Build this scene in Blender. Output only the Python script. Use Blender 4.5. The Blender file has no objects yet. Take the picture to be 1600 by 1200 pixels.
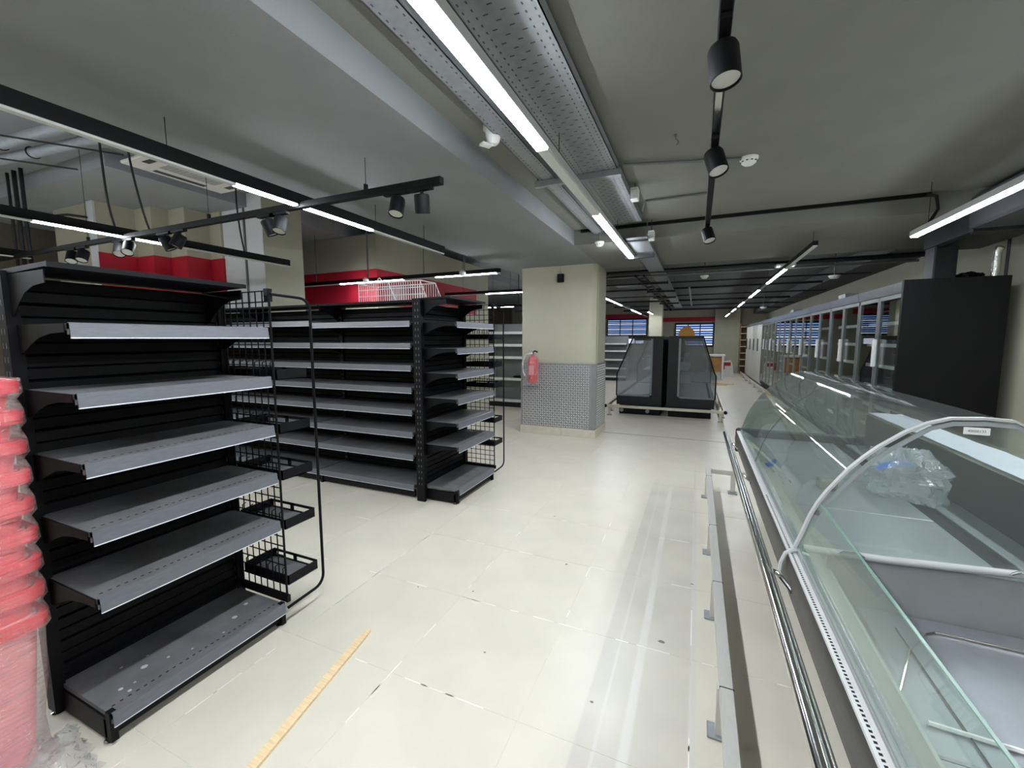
import bpy, bmesh, math, random
from mathutils import Vector
random.seed(7)
SC = bpy.context.scene
COL = SC.collection
PI = math.pi

# ------------------------------------------------------------------ camera, world, exposure
CAMZ = 1.45
FPX = 660.0
PITCH = math.atan(70/660.0)
YAW = math.atan(290/math.hypot(660, 70))
ROLL = math.radians(0.12)
cd = bpy.data.cameras.new('camera'); cam = bpy.data.objects.new('camera', cd); COL.objects.link(cam)
cd.sensor_width = 36.0; cd.lens = 36.0*FPX/1600.0; cd.clip_start = 0.02; cd.clip_end = 200
from mathutils import Matrix
cam.matrix_world = (Matrix.Translation((0, 0, CAMZ)) @ Matrix.Rotation(YAW, 4, 'Z')
                    @ Matrix.Rotation(PI/2-PITCH, 4, 'X') @ Matrix.Rotation(-ROLL, 4, 'Z'))
SC.camera = cam
w = bpy.data.worlds.new('world'); SC.world = w; w.use_nodes = True
w.node_tree.nodes['Background'].inputs[0].default_value = (0.75, 0.85, 1.0, 1)
w.node_tree.nodes['Background'].inputs[1].default_value = 0.05
vs = SC.view_settings
vs.view_transform = 'Standard'; vs.look = 'None'; vs.gamma = 1.0; vs.use_curve_mapping = False
vs.exposure = 1.82
LIT = 26.0          # strength of the LED strips

# ------------------------------------------------------------------ materials
def lin(c):
    return tuple(((v/255)/12.92 if v/255 <= 0.04045 else ((v/255+0.055)/1.055)**2.4) for v in c)
MATS = {}
def mat(name, rgb, rough=0.5, metal=0.0, var=0.06, scale=12.0, bump=0.0, bscale=80.0, spec=0.5, stretch=None):
    """procedural principled material: base colour broken up by noise, optional fine relief"""
    if name in MATS: return MATS[name]
    m = bpy.data.materials.new(name); m.use_nodes = True
    nt = m.node_tree; n = nt.nodes; l = nt.links
    b = n['Principled BSDF']
    b.inputs['Roughness'].default_value = rough; b.inputs['Metallic'].default_value = metal
    b.inputs['Specular IOR Level'].default_value = spec
    tc = n.new('ShaderNodeTexCoord'); mp = n.new('ShaderNodeMapping')
    l.new(tc.outputs['Object'], mp.inputs[0])
    if stretch: mp.inputs['Scale'].default_value = stretch
    t = n.new('ShaderNodeTexNoise'); t.inputs['Scale'].default_value = scale; t.inputs['Detail'].default_value = 5
    l.new(mp.outputs[0], t.inputs['Vector'])
    r = n.new('ShaderNodeValToRGB')
    c = lin(rgb)
    r.color_ramp.elements[0].position = 0.3; r.color_ramp.elements[1].position = 0.7
    r.color_ramp.elements[0].color = tuple(max(0, v*(1-var)) for v in c)+(1,)
    r.color_ramp.elements[1].color = tuple(min(1, v*(1+var)) for v in c)+(1,)
    l.new(t.outputs[0], r.inputs[0]); l.new(r.outputs[0], b.inputs['Base Color'])
    if bump > 0:
        t2 = n.new('ShaderNodeTexNoise'); t2.inputs['Scale'].default_value = bscale
        l.new(mp.outputs[0], t2.inputs['Vector'])
        bp = n.new('ShaderNodeBump'); bp.inputs['Strength'].default_value = bump; bp.inputs['Distance'].default_value = 0.01
        l.new(t2.outputs[0], bp.inputs['Height']); l.new(bp.outputs[0], b.inputs['Normal'])
    MATS[name] = m
    return m
def emit(name, rgb, strength):
    if name in MATS: return MATS[name]
    m = bpy.data.materials.new(name); m.use_nodes = True
    b = m.node_tree.nodes['Principled BSDF']
    b.inputs['Base Color'].default_value = (0.8, 0.8, 0.8, 1)
    b.inputs['Emission Color'].default_value = lin(rgb)+(1,)
    b.inputs['Emission Strength'].default_value = strength
    MATS[name] = m
    return m
def sheet_glass(name, tint, refl_rough=0.03, ior=1.45, haze=0.0, hazecol=(0.8, 0.85, 0.83), bump=0.0, bscale=14.0, bstretch=None):
    """thin clear sheet: fresnel mirror over tinted see-through, optional milky share and wrinkles"""
    if name in MATS: return MATS[name]
    m = bpy.data.materials.new(name); m.use_nodes = True
    nt = m.node_tree; n = nt.nodes; l = nt.links; n.clear()
    out = n.new('ShaderNodeOutputMaterial')
    tr = n.new('ShaderNodeBsdfTransparent'); tr.inputs[0].default_value = tint+(1,)
    gl = n.new('ShaderNodeBsdfGlossy'); gl.inputs['Roughness'].default_value = refl_rough; gl.inputs[0].default_value = (1, 1, 1, 1)
    lw = n.new('ShaderNodeLayerWeight'); lw.inputs[0].default_value = 0.5       # 1-cos, same from both sides
    pw = n.new('ShaderNodeMath'); pw.operation = 'POWER'; pw.inputs[1].default_value = 4.5; l.new(lw.outputs['Facing'], pw.inputs[0])
    fr = n.new('ShaderNodeMapRange'); f0 = ((ior-1)/(ior+1))**2
    fr.inputs['To Min'].default_value = f0; fr.inputs['To Max'].default_value = 0.85; l.new(pw.outputs[0], fr.inputs['Value'])
    mx = n.new('ShaderNodeMixShader')
    base = tr.outputs[0]
    if haze > 0:
        df = n.new('ShaderNodeBsdfDiffuse'); df.inputs[0].default_value = hazecol+(1,)
        tl = n.new('ShaderNodeBsdfTranslucent'); tl.inputs[0].default_value = hazecol+(1,)
        a = n.new('ShaderNodeMixShader'); a.inputs[0].default_value = 0.5
        l.new(df.outputs[0], a.inputs[1]); l.new(tl.outputs[0], a.inputs[2])
        h = n.new('ShaderNodeMixShader'); h.inputs[0].default_value = haze
        l.new(tr.outputs[0], h.inputs[1]); l.new(a.outputs[0], h.inputs[2]); base = h.outputs[0]
    if bump > 0:
        tc = n.new('ShaderNodeTexCoord'); mp = n.new('ShaderNodeMapping'); l.new(tc.outputs['Object'], mp.inputs[0])
        if bstretch: mp.inputs['Scale'].default_value = bstretch
        t = n.new('ShaderNodeTexNoise'); t.inputs['Scale'].default_value = bscale; t.inputs['Detail'].default_value = 4
        l.new(mp.outputs[0], t.inputs['Vector'])
        bp = n.new('ShaderNodeBump'); bp.inputs['Strength'].default_value = bump; bp.inputs['Distance'].default_value = 0.03
        l.new(t.outputs[0], bp.inputs['Height']); l.new(bp.outputs[0], gl.inputs['Normal']); l.new(bp.outputs[0], lw.inputs['Normal'])
    l.new(fr.outputs[0], mx.inputs[0]); l.new(base, mx.inputs[1]); l.new(gl.outputs[0], mx.inputs[2])
    l.new(mx.outputs[0], out.inputs[0])
    MATS[name] = m
    return m

CEIL = mat('ceiling_paint', (118, 118, 112), 0.85, var=0.05, scale=3, bump=0.12, bscale=120)
BEAM = mat('beam_paint', (126, 129, 131), 0.85, var=0.05, scale=3, bump=0.12, bscale=120)
LEFTCEIL = mat('left_ceiling_paint', (150, 154, 158), 0.85, var=0.05, scale=3)
DARKCEIL = mat('dark_ceiling_paint', (92, 93, 94), 0.9, var=0.08, scale=2)
CREAM = mat('cream_paint', (174, 172, 153), 0.7, var=0.03, scale=4, bump=0.05)
WHITEWALL = mat('white_paint', (214, 216, 220), 0.7, var=0.03, scale=4)
RED = mat('red_paint', (176, 18, 44), 0.55, var=0.05)
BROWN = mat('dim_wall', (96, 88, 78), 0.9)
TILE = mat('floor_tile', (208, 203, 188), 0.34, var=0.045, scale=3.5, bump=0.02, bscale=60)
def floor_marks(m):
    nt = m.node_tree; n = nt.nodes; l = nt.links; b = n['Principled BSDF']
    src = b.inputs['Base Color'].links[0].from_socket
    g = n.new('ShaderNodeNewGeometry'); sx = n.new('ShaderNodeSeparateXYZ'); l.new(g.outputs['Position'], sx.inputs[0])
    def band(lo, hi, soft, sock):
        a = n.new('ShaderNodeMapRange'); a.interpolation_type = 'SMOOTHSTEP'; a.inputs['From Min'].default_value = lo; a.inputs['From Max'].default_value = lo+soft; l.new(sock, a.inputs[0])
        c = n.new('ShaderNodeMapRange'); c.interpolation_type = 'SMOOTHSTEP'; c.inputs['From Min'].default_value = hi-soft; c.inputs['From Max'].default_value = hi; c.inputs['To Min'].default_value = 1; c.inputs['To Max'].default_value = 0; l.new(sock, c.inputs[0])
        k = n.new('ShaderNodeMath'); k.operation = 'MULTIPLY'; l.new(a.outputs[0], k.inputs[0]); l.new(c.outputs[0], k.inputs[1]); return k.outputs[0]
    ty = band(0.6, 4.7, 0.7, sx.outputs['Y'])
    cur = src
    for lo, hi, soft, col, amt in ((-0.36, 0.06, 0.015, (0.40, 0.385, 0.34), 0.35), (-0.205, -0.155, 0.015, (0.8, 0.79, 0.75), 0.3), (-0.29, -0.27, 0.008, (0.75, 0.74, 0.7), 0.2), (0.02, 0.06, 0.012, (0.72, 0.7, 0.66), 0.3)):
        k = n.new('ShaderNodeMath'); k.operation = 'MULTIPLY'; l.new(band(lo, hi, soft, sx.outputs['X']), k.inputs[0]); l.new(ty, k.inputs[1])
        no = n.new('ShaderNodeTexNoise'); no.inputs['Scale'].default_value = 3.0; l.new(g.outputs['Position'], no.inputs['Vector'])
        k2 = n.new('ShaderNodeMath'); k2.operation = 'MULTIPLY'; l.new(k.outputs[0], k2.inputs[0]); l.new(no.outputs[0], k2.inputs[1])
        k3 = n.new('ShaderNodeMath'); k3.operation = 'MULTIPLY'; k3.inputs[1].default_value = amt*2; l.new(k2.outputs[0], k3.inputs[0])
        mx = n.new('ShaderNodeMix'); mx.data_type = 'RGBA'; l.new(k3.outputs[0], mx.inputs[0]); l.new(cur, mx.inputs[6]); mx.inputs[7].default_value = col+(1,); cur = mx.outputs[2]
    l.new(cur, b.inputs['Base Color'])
floor_marks(TILE)          # darker lane along the aisle with thin lighter lines
GROUT = mat('grout', (214, 210, 198), 0.8, var=0.12, scale=1.7)
EXPJ = mat('joint_dark', (120, 116, 106), 0.8)
BLACK = mat('black_metal', (11, 11, 14), 0.5, var=0.15, scale=6, bump=0.03, bscale=200, spec=0.18)
BLACKDUST = mat('black_shelf_dusty', (98, 98, 100), 0.5, var=0.22, scale=9)
SOFTBLACK = mat('matt_black', (9, 9, 11), 0.55, spec=0.2)
STRIP = mat('price_strip', (98, 101, 107), 0.28, var=0.14, scale=14, stretch=(30, 2, 30))
STRIPEDGE = mat('price_strip_edge', (214, 218, 222), 0.3)
HOLE = mat('punched_hole', (10, 10, 11), 0.9)
STEEL = mat('brushed_steel', (212, 210, 204), 0.17, 0.95, var=0.08, scale=20, stretch=(40, 1, 40))
RAILSTEEL = mat('satin_steel', (206, 204, 198), 0.42, 0.45, var=0.06, scale=20, stretch=(40, 1, 40))
TRIMGREY = mat('trim_grey', (142, 144, 145), 0.4)
CHROME = mat('chrome', (214, 214, 212), 0.13, 1.0, var=0.04)
GREYBODY = mat('counter_grey', (56, 54, 52), 0.4, var=0.05)
LIGHTGREY = mat('light_grey_trim', (180, 182, 182), 0.4, var=0.04)
DECK = mat('deck_steel', (140, 143, 148), 0.36, 0.45, var=0.04, scale=30, bump=0.02, bscale=300)
INNER = mat('counter_inner', (158, 164, 160), 0.4, 0.2, var=0.05)
WHITEP = mat('white_plastic', (226, 227, 225), 0.4, var=0.03)
FILMWHITE = mat('white_protective_film', (214, 218, 230), 0.35, var=0.05, scale=20, bump=0.25, bscale=30)
GALV = mat('galvanised_steel', (150, 154, 158), 0.5, 0.55, var=0.08, scale=25)
TREAD = mat('tread_plate', (158, 159, 160), 0.4, 0.5, var=0.06, scale=40)
WOOD = mat('raw_pine', (226, 202, 160), 0.6, var=0.12, scale=5, stretch=(3, 30, 30))
PLY = mat('plywood_brown', (168, 122, 70), 0.6, var=0.12, scale=8)
ORANGE = mat('orange_board', (214, 150, 62), 0.6, var=0.1, scale=6)
FRZBLACK = mat('freezer_black', (4, 5, 8), 0.5, var=0.2, scale=3, spec=0.25)
CHARCOAL = mat('charcoal_panel', (24, 26, 30), 0.45, var=0.08, spec=0.35)
CABLE = mat('cable_rubber', (26, 26, 28), 0.6)
PIPE = mat('grey_pipe', (110, 112, 112), 0.5, 0.3)
DUCT = mat('duct_sleeve', (150, 158, 164), 0.55, 0.2, var=0.1, scale=18, bump=0.4, bscale=22)
FOIL = mat('foil', (200, 200, 196), 0.25, 0.9, var=0.1, bump=0.5, bscale=40)
BASKET = mat('red_basket_plastic', (226, 40, 62), 0.35, var=0.06)
BASKETPALE = mat('pale_red_basket_plastic', (236, 142, 150), 0.4, var=0.06)
GREEN = mat('teal_plastic', (20, 112, 92), 0.4)
GREYSHELF = mat('grey_shelf', (140, 146, 146), 0.5, var=0.05)
WHITESHELF = mat('white_shelf_lip', (222, 224, 222), 0.45)
REDEXT = mat('extinguisher_red', (206, 30, 44), 0.3)
LEDOFF = mat('diffuser_off', (206, 208, 206), 0.5, var=0.02)
LED = emit('led_strip', (242, 248, 255), LIT*0.8)
LEDMAIN = emit('led_strip_main', (242, 248, 255), LIT*1.35)
LEDFAR = emit('led_strip_far', (244, 249, 255), LIT*0.8)
SPOTOFF = mat('spot_lens', (200, 200, 196), 0.35)
WINEM = emit('window_daylight', (120, 168, 255), 0.26)
WINEM2 = emit('window_daylight_white', (226, 236, 255), 0.30)
GLASS = sheet_glass('counter_glass', (0.90, 0.945, 0.92), 0.02, 1.5, haze=0.085, hazecol=(0.66, 0.72, 0.69))
DOORGLASS = sheet_glass('door_glass', (0.86, 0.9, 0.9), 0.02, 1.55)
ISLGLASS = sheet_glass('tinted_side_glass', (0.62, 0.65, 0.69), 0.04, 1.45, haze=0.06)
CLEARFILM = sheet_glass('clear_film', (0.96, 0.94, 0.94), 0.1, 1.9, haze=0.13, hazecol=(1.0, 0.92, 0.93), bump=1.0, bscale=9, bstretch=(1, 1, 10))
BAGFILM = sheet_glass('clear_bag', (0.93, 0.94, 0.95), 0.1, 1.5, haze=0.16, hazecol=(0.95, 0.96, 0.98), bump=0.8, bscale=20)
BAGDECK = sheet_glass('clear_bag_dusty', (0.92, 0.93, 0.95), 0.07, 1.6, haze=0.3, hazecol=(0.86, 0.88, 0.92), bump=1.0, bscale=28)
BLUE = mat('blue_print', (30, 92, 190), 0.4)
PAPER = mat('kraft_paper', (186, 160, 112), 0.8, var=0.1, bump=0.3, bscale=20)
INK = mat('print_ink', (30, 30, 34), 0.6)

# ------------------------------------------------------------------ mesh helpers
class MB:
    def __init__(s): s.v = []; s.f = []
    def add(s, vs, fs):
        o = len(s.v); s.v += [tuple(p) for p in vs]; s.f += [tuple(i+o for i in f) for f in fs]; return s
    def box(s, x0, y0, z0, x1, y1, z1):
        x0, x1 = min(x0, x1), max(x0, x1); y0, y1 = min(y0, y1), max(y0, y1); z0, z1 = min(z0, z1), max(z0, z1)
        return s.add([(x0,y0,z0),(x1,y0,z0),(x1,y1,z0),(x0,y1,z0),(x0,y0,z1),(x1,y0,z1),(x1,y1,z1),(x0,y1,z1)],
                     [(3,2,1,0),(4,5,6,7),(0,1,5,4),(1,2,6,5),(2,3,7,6),(3,0,4,7)])
    def bbox(s, x0, y0, z0, x1, y1, z1, b=0.004):
        """box with all edges chamfered"""
        x0, x1 = min(x0, x1), max(x0, x1); y0, y1 = min(y0, y1), max(y0, y1); z0, z1 = min(z0, z1), max(z0, z1)
        b = min(b, (x1-x0)*.49, (y1-y0)*.49, (z1-z0)*.49)
        bm = bmesh.new(); vv = []
        for z in (z0, z1):
            for (x, y) in ((x0,y0),(x1,y0),(x1,y1),(x0,y1)): vv.append(bm.verts.new((x, y, z)))
        for f in ((3,2,1,0),(4,5,6,7),(0,1,5,4),(1,2,6,5),(2,3,7,6),(3,0,4,7)): bm.faces.new([vv[i] for i in f])
        bmesh.ops.bevel(bm, geom=bm.edges[:], offset=b, segments=1, affect='EDGES')
        bm.verts.index_update()
        s.add([v.co[:] for v in bm.verts], [[v.index for v in f.verts] for f in bm.faces]); bm.free(); return s
    def tube(s, pts, r, n=8, caps=True, r2=None):
        pts = [Vector(p) for p in pts]; k = len(pts); rings = []
        up = Vector((0, 0, 1)); prev = None
        for i, p in enumerate(pts):
            d = (pts[min(i+1, k-1)]-pts[max(i-1, 0)])
            d = d.normalized() if d.length > 1e-9 else Vector((0, 0, 1))
            if prev is None:
                a = d.cross(up) if abs(d.dot(up)) < 0.95 else d.cross(Vector((1, 0, 0)))
            else:
                a = prev-d*prev.dot(d)
            a.normalize(); prev = a; b = d.cross(a)
            rr = r if r2 is None else r+(r2-r)*i/max(1, k-1)
            rings.append([p+(a*math.cos(2*PI*j/n)+b*math.sin(2*PI*j/n))*rr for j in range(n)])
        vs = [q for R in rings for q in R]; fs = []
        for i in range(k-1):
            for j in range(n):
                fs.append((i*n+j, i*n+(j+1) % n, (i+1)*n+(j+1) % n, (i+1)*n+j))
        if caps: fs += [tuple(range(n-1, -1, -1)), tuple((k-1)*n+j for j in range(n))]
        return s.add(vs, fs)
    def prism(s, prof, axis, a, b):
        """extrude a closed 2-D outline: axis 'y' -> (x,z), 'x' -> (y,z), 'z' -> (x,y)"""
        def P(p, t): return (p[0], t, p[1]) if axis == 'y' else ((t, p[0], p[1]) if axis == 'x' else (p[0], p[1], t))
        n = len(prof)
        vs = [P(p, a) for p in prof]+[P(p, b) for p in prof]
        fs = [(i, (i+1) % n, n+(i+1) % n, n+i) for i in range(n)]+[tuple(range(n-1, -1, -1)), tuple(range(n, 2*n))]
        return s.add(vs, fs)
    def ribbon(s, prof, axis, a, b, t):
        """open 2-D polyline thickened by t and extruded"""
        n = len(prof); off = []
        for i in range(n):
            p0 = prof[max(i-1, 0)]; p1 = prof[min(i+1, n-1)]
            dx, dz = p1[0]-p0[0], p1[1]-p0[1]; L = math.hypot(dx, dz) or 1
            off.append((prof[i][0]-dz/L*t, prof[i][1]+dx/L*t))
        return s.prism(list(prof)+off[::-1], axis, a, b)
    def lathe(s, prof, c, axis=(0, 0, 1), n=20, caps=True):
        """prof: list of (radius, height along axis)"""
        d = Vector(axis).normalized(); a = d.cross(Vector((0, 0, 1)) if abs(d.z) < 0.9 else Vector((1, 0, 0))).normalized(); b = d.cross(a)
        c = Vector(c); vs = []; fs = []; k = len(prof)
        for (r, h) in prof:
            for j in range(n): vs.append(c+d*h+(a*math.cos(2*PI*j/n)+b*math.sin(2*PI*j/n))*r)
        for i in range(k-1):
            for j in range(n): fs.append((i*n+j, i*n+(j+1) % n, (i+1)*n+(j+1) % n, (i+1)*n+j))
        if caps: fs += [tuple(range(n-1, -1, -1)), tuple((k-1)*n+j for j in range(n))]
        return s.add(vs, fs)
    def build(s, name, m, parent=None, smooth=False, solid=0.0, kind=None, label=None, cat=None, group=None):
        cx = [(min(p[i] for p in s.v)+max(p[i] for p in s.v))/2 for i in range(3)]
        me = bpy.data.meshes.new(name)
        me.from_pydata([(p[0]-cx[0], p[1]-cx[1], p[2]-cx[2]) for p in s.v], [], s.f)
        bm = bmesh.new(); bm.from_mesh(me); bmesh.ops.recalc_face_normals(bm, faces=bm.faces[:]); bm.to_mesh(me); bm.free()
        me.materials.append(m); me.update()
        if smooth:
            for p in me.polygons: p.use_smooth = True
            me.set_sharp_from_angle(angle=math.radians(40))
        o = bpy.data.objects.new(name, me); COL.objects.link(o)
        place(o, cx, parent)
        if kind: o['kind'] = kind
        tag(o, label, cat, group)
        return o
WORG = {}
def place(o, c, parent=None):
    c = Vector(c); WORG[o.name] = c
    if parent is not None:
        o.parent = parent; o.location = c-WORG[parent.name]
    else: o.location = c
def tag(o, label=None, cat=None, group=None):
    if label: o['label'] = label
    if cat: o['category'] = cat
    if group: o['group'] = group
    return o
def thing(name, loc, label, cat, group=None):
    e = bpy.data.objects.new(name, None); e.empty_display_size = 0.1; COL.objects.link(e); place(e, loc)
    return tag(e, label, cat, group)
def copy_tree(o, delta, label=None, parent=None):
    c = o.copy(); COL.objects.link(c)
    WORG[c.name] = WORG[o.name]+Vector(delta)
    if parent is None: c.location = o.location+Vector(delta)
    else: c.parent = parent
    if label: c['label'] = label
    for ch in list(o.children): copy_tree(ch, delta, None, c)
    return c
def inst(o, c, parent):
    """another piece that shares o's mesh"""
    k = bpy.data.objects.new(o.name.split('.')[0], o.data); COL.objects.link(k); place(k, c, parent); return k
def struct(name, mb, m, parent=None): return mb.build(name, m, parent, kind='structure')
def B(*a): return MB().box(*a)
def project(x, y, z):
    p = cam.matrix_world.inverted() @ Vector((x, y, z))
    if p.z > -0.05: return None
    return 800+FPX*p.x/-p.z, 600-FPX*p.y/-p.z, -p.z

# ------------------------------------------------------------------ room shell
XR, XL, YB, YF = 2.62, -9.0, -1.6, 20.6
ZS, ZC, ZF, ZL = 2.51, 2.67, 2.72, 3.25
XSL, XSR = -2.75, -1.33
floor = struct('floor', B(XL, YB, -0.12, XR+0.2, YF+0.2, -0.0012), GROUT)
tile0 = None; cells = []
for i in range(-14, 6):
    for j in range(-5, 33):
        x0, y0 = -0.57+0.6*i, 1.35+0.6*j
        xa, xb, ya, yb = max(x0, XL), min(x0+0.6, XR), max(y0, YB), min(y0+0.6, YF)
        if xb-xa < 0.05 or yb-ya < 0.05: continue
        pr = [project(x, y, 0) for x in (xa, xb) for y in (ya, yb)]
        vis = 0
        if all(pr) and any(-100 < p[0] < 1700 and 400 < p[1] < 1260 for p in pr):
            d = sum(p[2] for p in pr)/4; vis = 1/d
        cells.append((vis, x0, y0, xa, xb, ya, yb))
cells.sort(key=lambda c: -c[0])
rest = MB(); nt = 0
for (vis, x0, y0, xa, xb, ya, yb) in cells:
    full = xb-xa > 0.599 and yb-ya > 0.599
    if full and vis > 0 and nt < 298:
        if tile0 is None:
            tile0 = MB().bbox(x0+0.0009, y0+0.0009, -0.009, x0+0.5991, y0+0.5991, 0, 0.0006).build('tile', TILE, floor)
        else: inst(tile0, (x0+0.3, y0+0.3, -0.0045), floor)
        nt += 1
    else: rest.box(xa+0.0015, ya+0.0015, -0.009, xb-0.0015, yb-0.0015, 0)
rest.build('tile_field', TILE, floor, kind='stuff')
B(-1.3, 6.52, -0.004, 2.6, 6.535, 0.0012).build('expansion_joint', EXPJ, floor)

# smeared white grout and small scuffs on the nearest tiles
gst = MB()
for k in range(70):
    L = random.uniform(0.03, 0.16)
    if k % 2:
        x = random.choice((-0.57, -1.17, -1.17, -1.77, -1.77, -2.37, 0.03)); y = random.uniform(0.8, 3.6); gst.box(x-0.002, y, -0.0008, x+0.0025, y+L, 0.0004)
    else:
        y = random.choice((1.35, 1.35, 1.95, 1.95, 2.55, 3.15)); x = random.uniform(-2.6, 0.5); gst.box(x, y-0.002, -0.0008, x+L, y+0.0025, 0.0004)
gst.build('grout_smears', mat('fresh_grout', (236, 233, 224), 0.8), floor, kind='stuff')
for (x, y, r) in ((-0.10, 2.02, 0.014), (-1.13, 2.02, 0.007), (-1.45, 1.93, 0.006), (-0.72, 2.52, 0.009), (-1.02, 3.2, 0.008), (-0.33, 1.55, 0.008), (-0.85, 1.62, 0.006), (0.03, 2.6, 0.009)):
    MB().prism([(x+r*random.uniform(.6, 1.3)*math.cos(2*PI*j/9), y+r*random.uniform(.5, .9)*math.sin(2*PI*j/9)) for j in range(9)], 'z', 0.0001, 0.0006).build('scuff', mat('scuff_dark', (118, 114, 106), 0.8), floor)
hk = thing('ceiling_hook', (-0.17, 2.85, 2.67), 'small grey wire hook stuck in the ceiling left of the spotlight track', 'hook')
MB().tube([(-0.17, 2.85, 2.67), (-0.17, 2.85, 2.645), (-0.155, 2.845, 2.63), (-0.15, 2.84, 2.615), (-0.165, 2.84, 2.605)], 0.004, 6).build('wire', PIPE, hk)
MB().lathe([(0.009, 0), (0.009, -0.006)], (-0.17, 2.85, 2.67), n=10).build('anchor', PIPE, hk)
struct('wall_right', B(XR, YB, 0, XR+0.2, YF, 3.3), CREAM)
struct('wall_back', B(XL, YB-0.2, 0, XR+0.2, YB, 3.4), CREAM)
struct('wall_left', B(XL-0.2, YB, 0, XL, YF, 3.4), BROWN)
wf = struct('wall_far', B(XL, YF, 0, XR+0.2, YF+0.2, 3.4), CREAM)
struct('ceiling', B(XSR, YB, ZC, XR, 4.82, ZC+0.25), CEIL)
struct('ceiling', B(XSL, YB, ZS, XSR, 6.6, ZS+0.9), BEAM)          # wide dropped beam over the columns
struct('ceiling', B(XSR, 4.82, ZS, XR, 6.6, ZS+0.4), CEIL)         # cross beam
struct('ceiling', B(XSL, 6.6, ZF, XR, YF, ZF+0.2), DARKCEIL)
struct('ceiling', B(XL, YB, ZL, XSL, YF, ZL+0.2), LEFTCEIL)
struct('ceiling', B(XL, 2.3, 3.09, -5.2, YF, 3.249), LEFTCEIL)
struct('ceiling', B(XR-0.5, 6.6, 2.5, XR, YF, ZF), DARKCEIL)       # downstand along the right wall
struct('trim_1', B(-1.25, 4.79, ZC-0.03, 1.75, 4.82, ZC), BLACK)   # conduit line along the top of the cross beam
# stepped wall on the left with a red band
ZR0, ZR1 = 2.0, 2.5
steps = [(-7.6, 2.78), (-6.6, 2.78), (-6.6, 3.17), (-6.25, 3.17), (-6.25, 3.36), (-5.92, 3.36), (-5.92, 3.65), (-5.69, 3.65), (-5.69, 3.68)]
wl = MB().prism(steps+[(-7.6, 3.68)], 'z', 0, 3.09)
wl = struct('wall_left_stepped', wl, CREAM)
band = [(-6.735, 2.775)]+[(p[0]+0.006, p[1]-0.006) for p in steps[1:-1]]+[(-5.684, 3.679)]
MB().ribbon(band, 'z', ZR0, ZR1, 0.004).build('red_band', RED, wl)
struct('wall_left_pier', B(-7.6, 3.68, 0, -4.95, 4.25, ZL), WHITEWALL)
B(-4.954, 3.685, 0, -4.944, 4.25, ZL).build('cream_side', CREAM, bpy.data.objects['wall_left_pier'])
B(-5.27, 3.66, 0, -5.25, 3.685, ZL).build('conduit', PIPE, bpy.data.objects['wall_left_pier'])
wq = struct('wall_left_rear', B(-9, 5.35, 0, -4.64, 9.2, 3.088), CREAM)
MB().ribbon([(-6.6, 5.344), (-4.634, 5.344), (-4.634, 8.6)], 'z', ZR0, 2.55, 0.005).build('red_band', RED, wq)
struct('wall_left_panel', B(-6.735, 2.76, 2.0, -6.6, 2.782, 3.09), WHITEWALL)
wr = struct('wall_left_recess', B(-9, 4.3, 0, -7.6, 4.5, ZL), BROWN)

# far wall: windows with blinds, red fascia
def far_window(n, x0, x1, z0, z1, lower=None):
    f = struct('window_%d' % n, B(x0-0.05, YF-0.06, z0-0.05, x1+0.05, YF-0.001, z1+0.05), CHARCOAL)
    k = 9; h = (z1-z0)/k
    for i in range(k):
        B(x0, YF-0.075, z0+i*h+0.025, x1, YF-0.062, z0+(i+1)*h-0.025).build('pane', WINEM if i % 3 else WINEM2, f)
    for t in (0.33, 0.66):
        x = x0+(x1-x0)*t
        B(x-0.02, YF-0.1, z0, x+0.02, YF-0.077, z1).build('mullion', CHARCOAL, f)
    return f
far_window(1, -3.95, -2.2, 1.62, 2.35)
far_window(2, -0.9, 0.6, 1.15, 2.1)
struct('window_3', B(-3.9, YF-0.06, 1.2, -2.3, YF-0.001, 1.5), CHARCOAL)
for i in range(4):
    B(-3.85+i*0.4, YF-0.075, 1.24, -3.5+i*0.4, YF-0.062, 1.46).build('pane', WINEM2, bpy.data.objects['window_3'])
B(-1.6, YF-0.09, 2.22, 0.66, YF-0.002, 2.4).build('red_fascia', RED, wf)
B(-4.4, YF-0.09, 2.4, -1.9, YF-0.002, 2.6).build('red_fascia', RED, wf)

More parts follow.
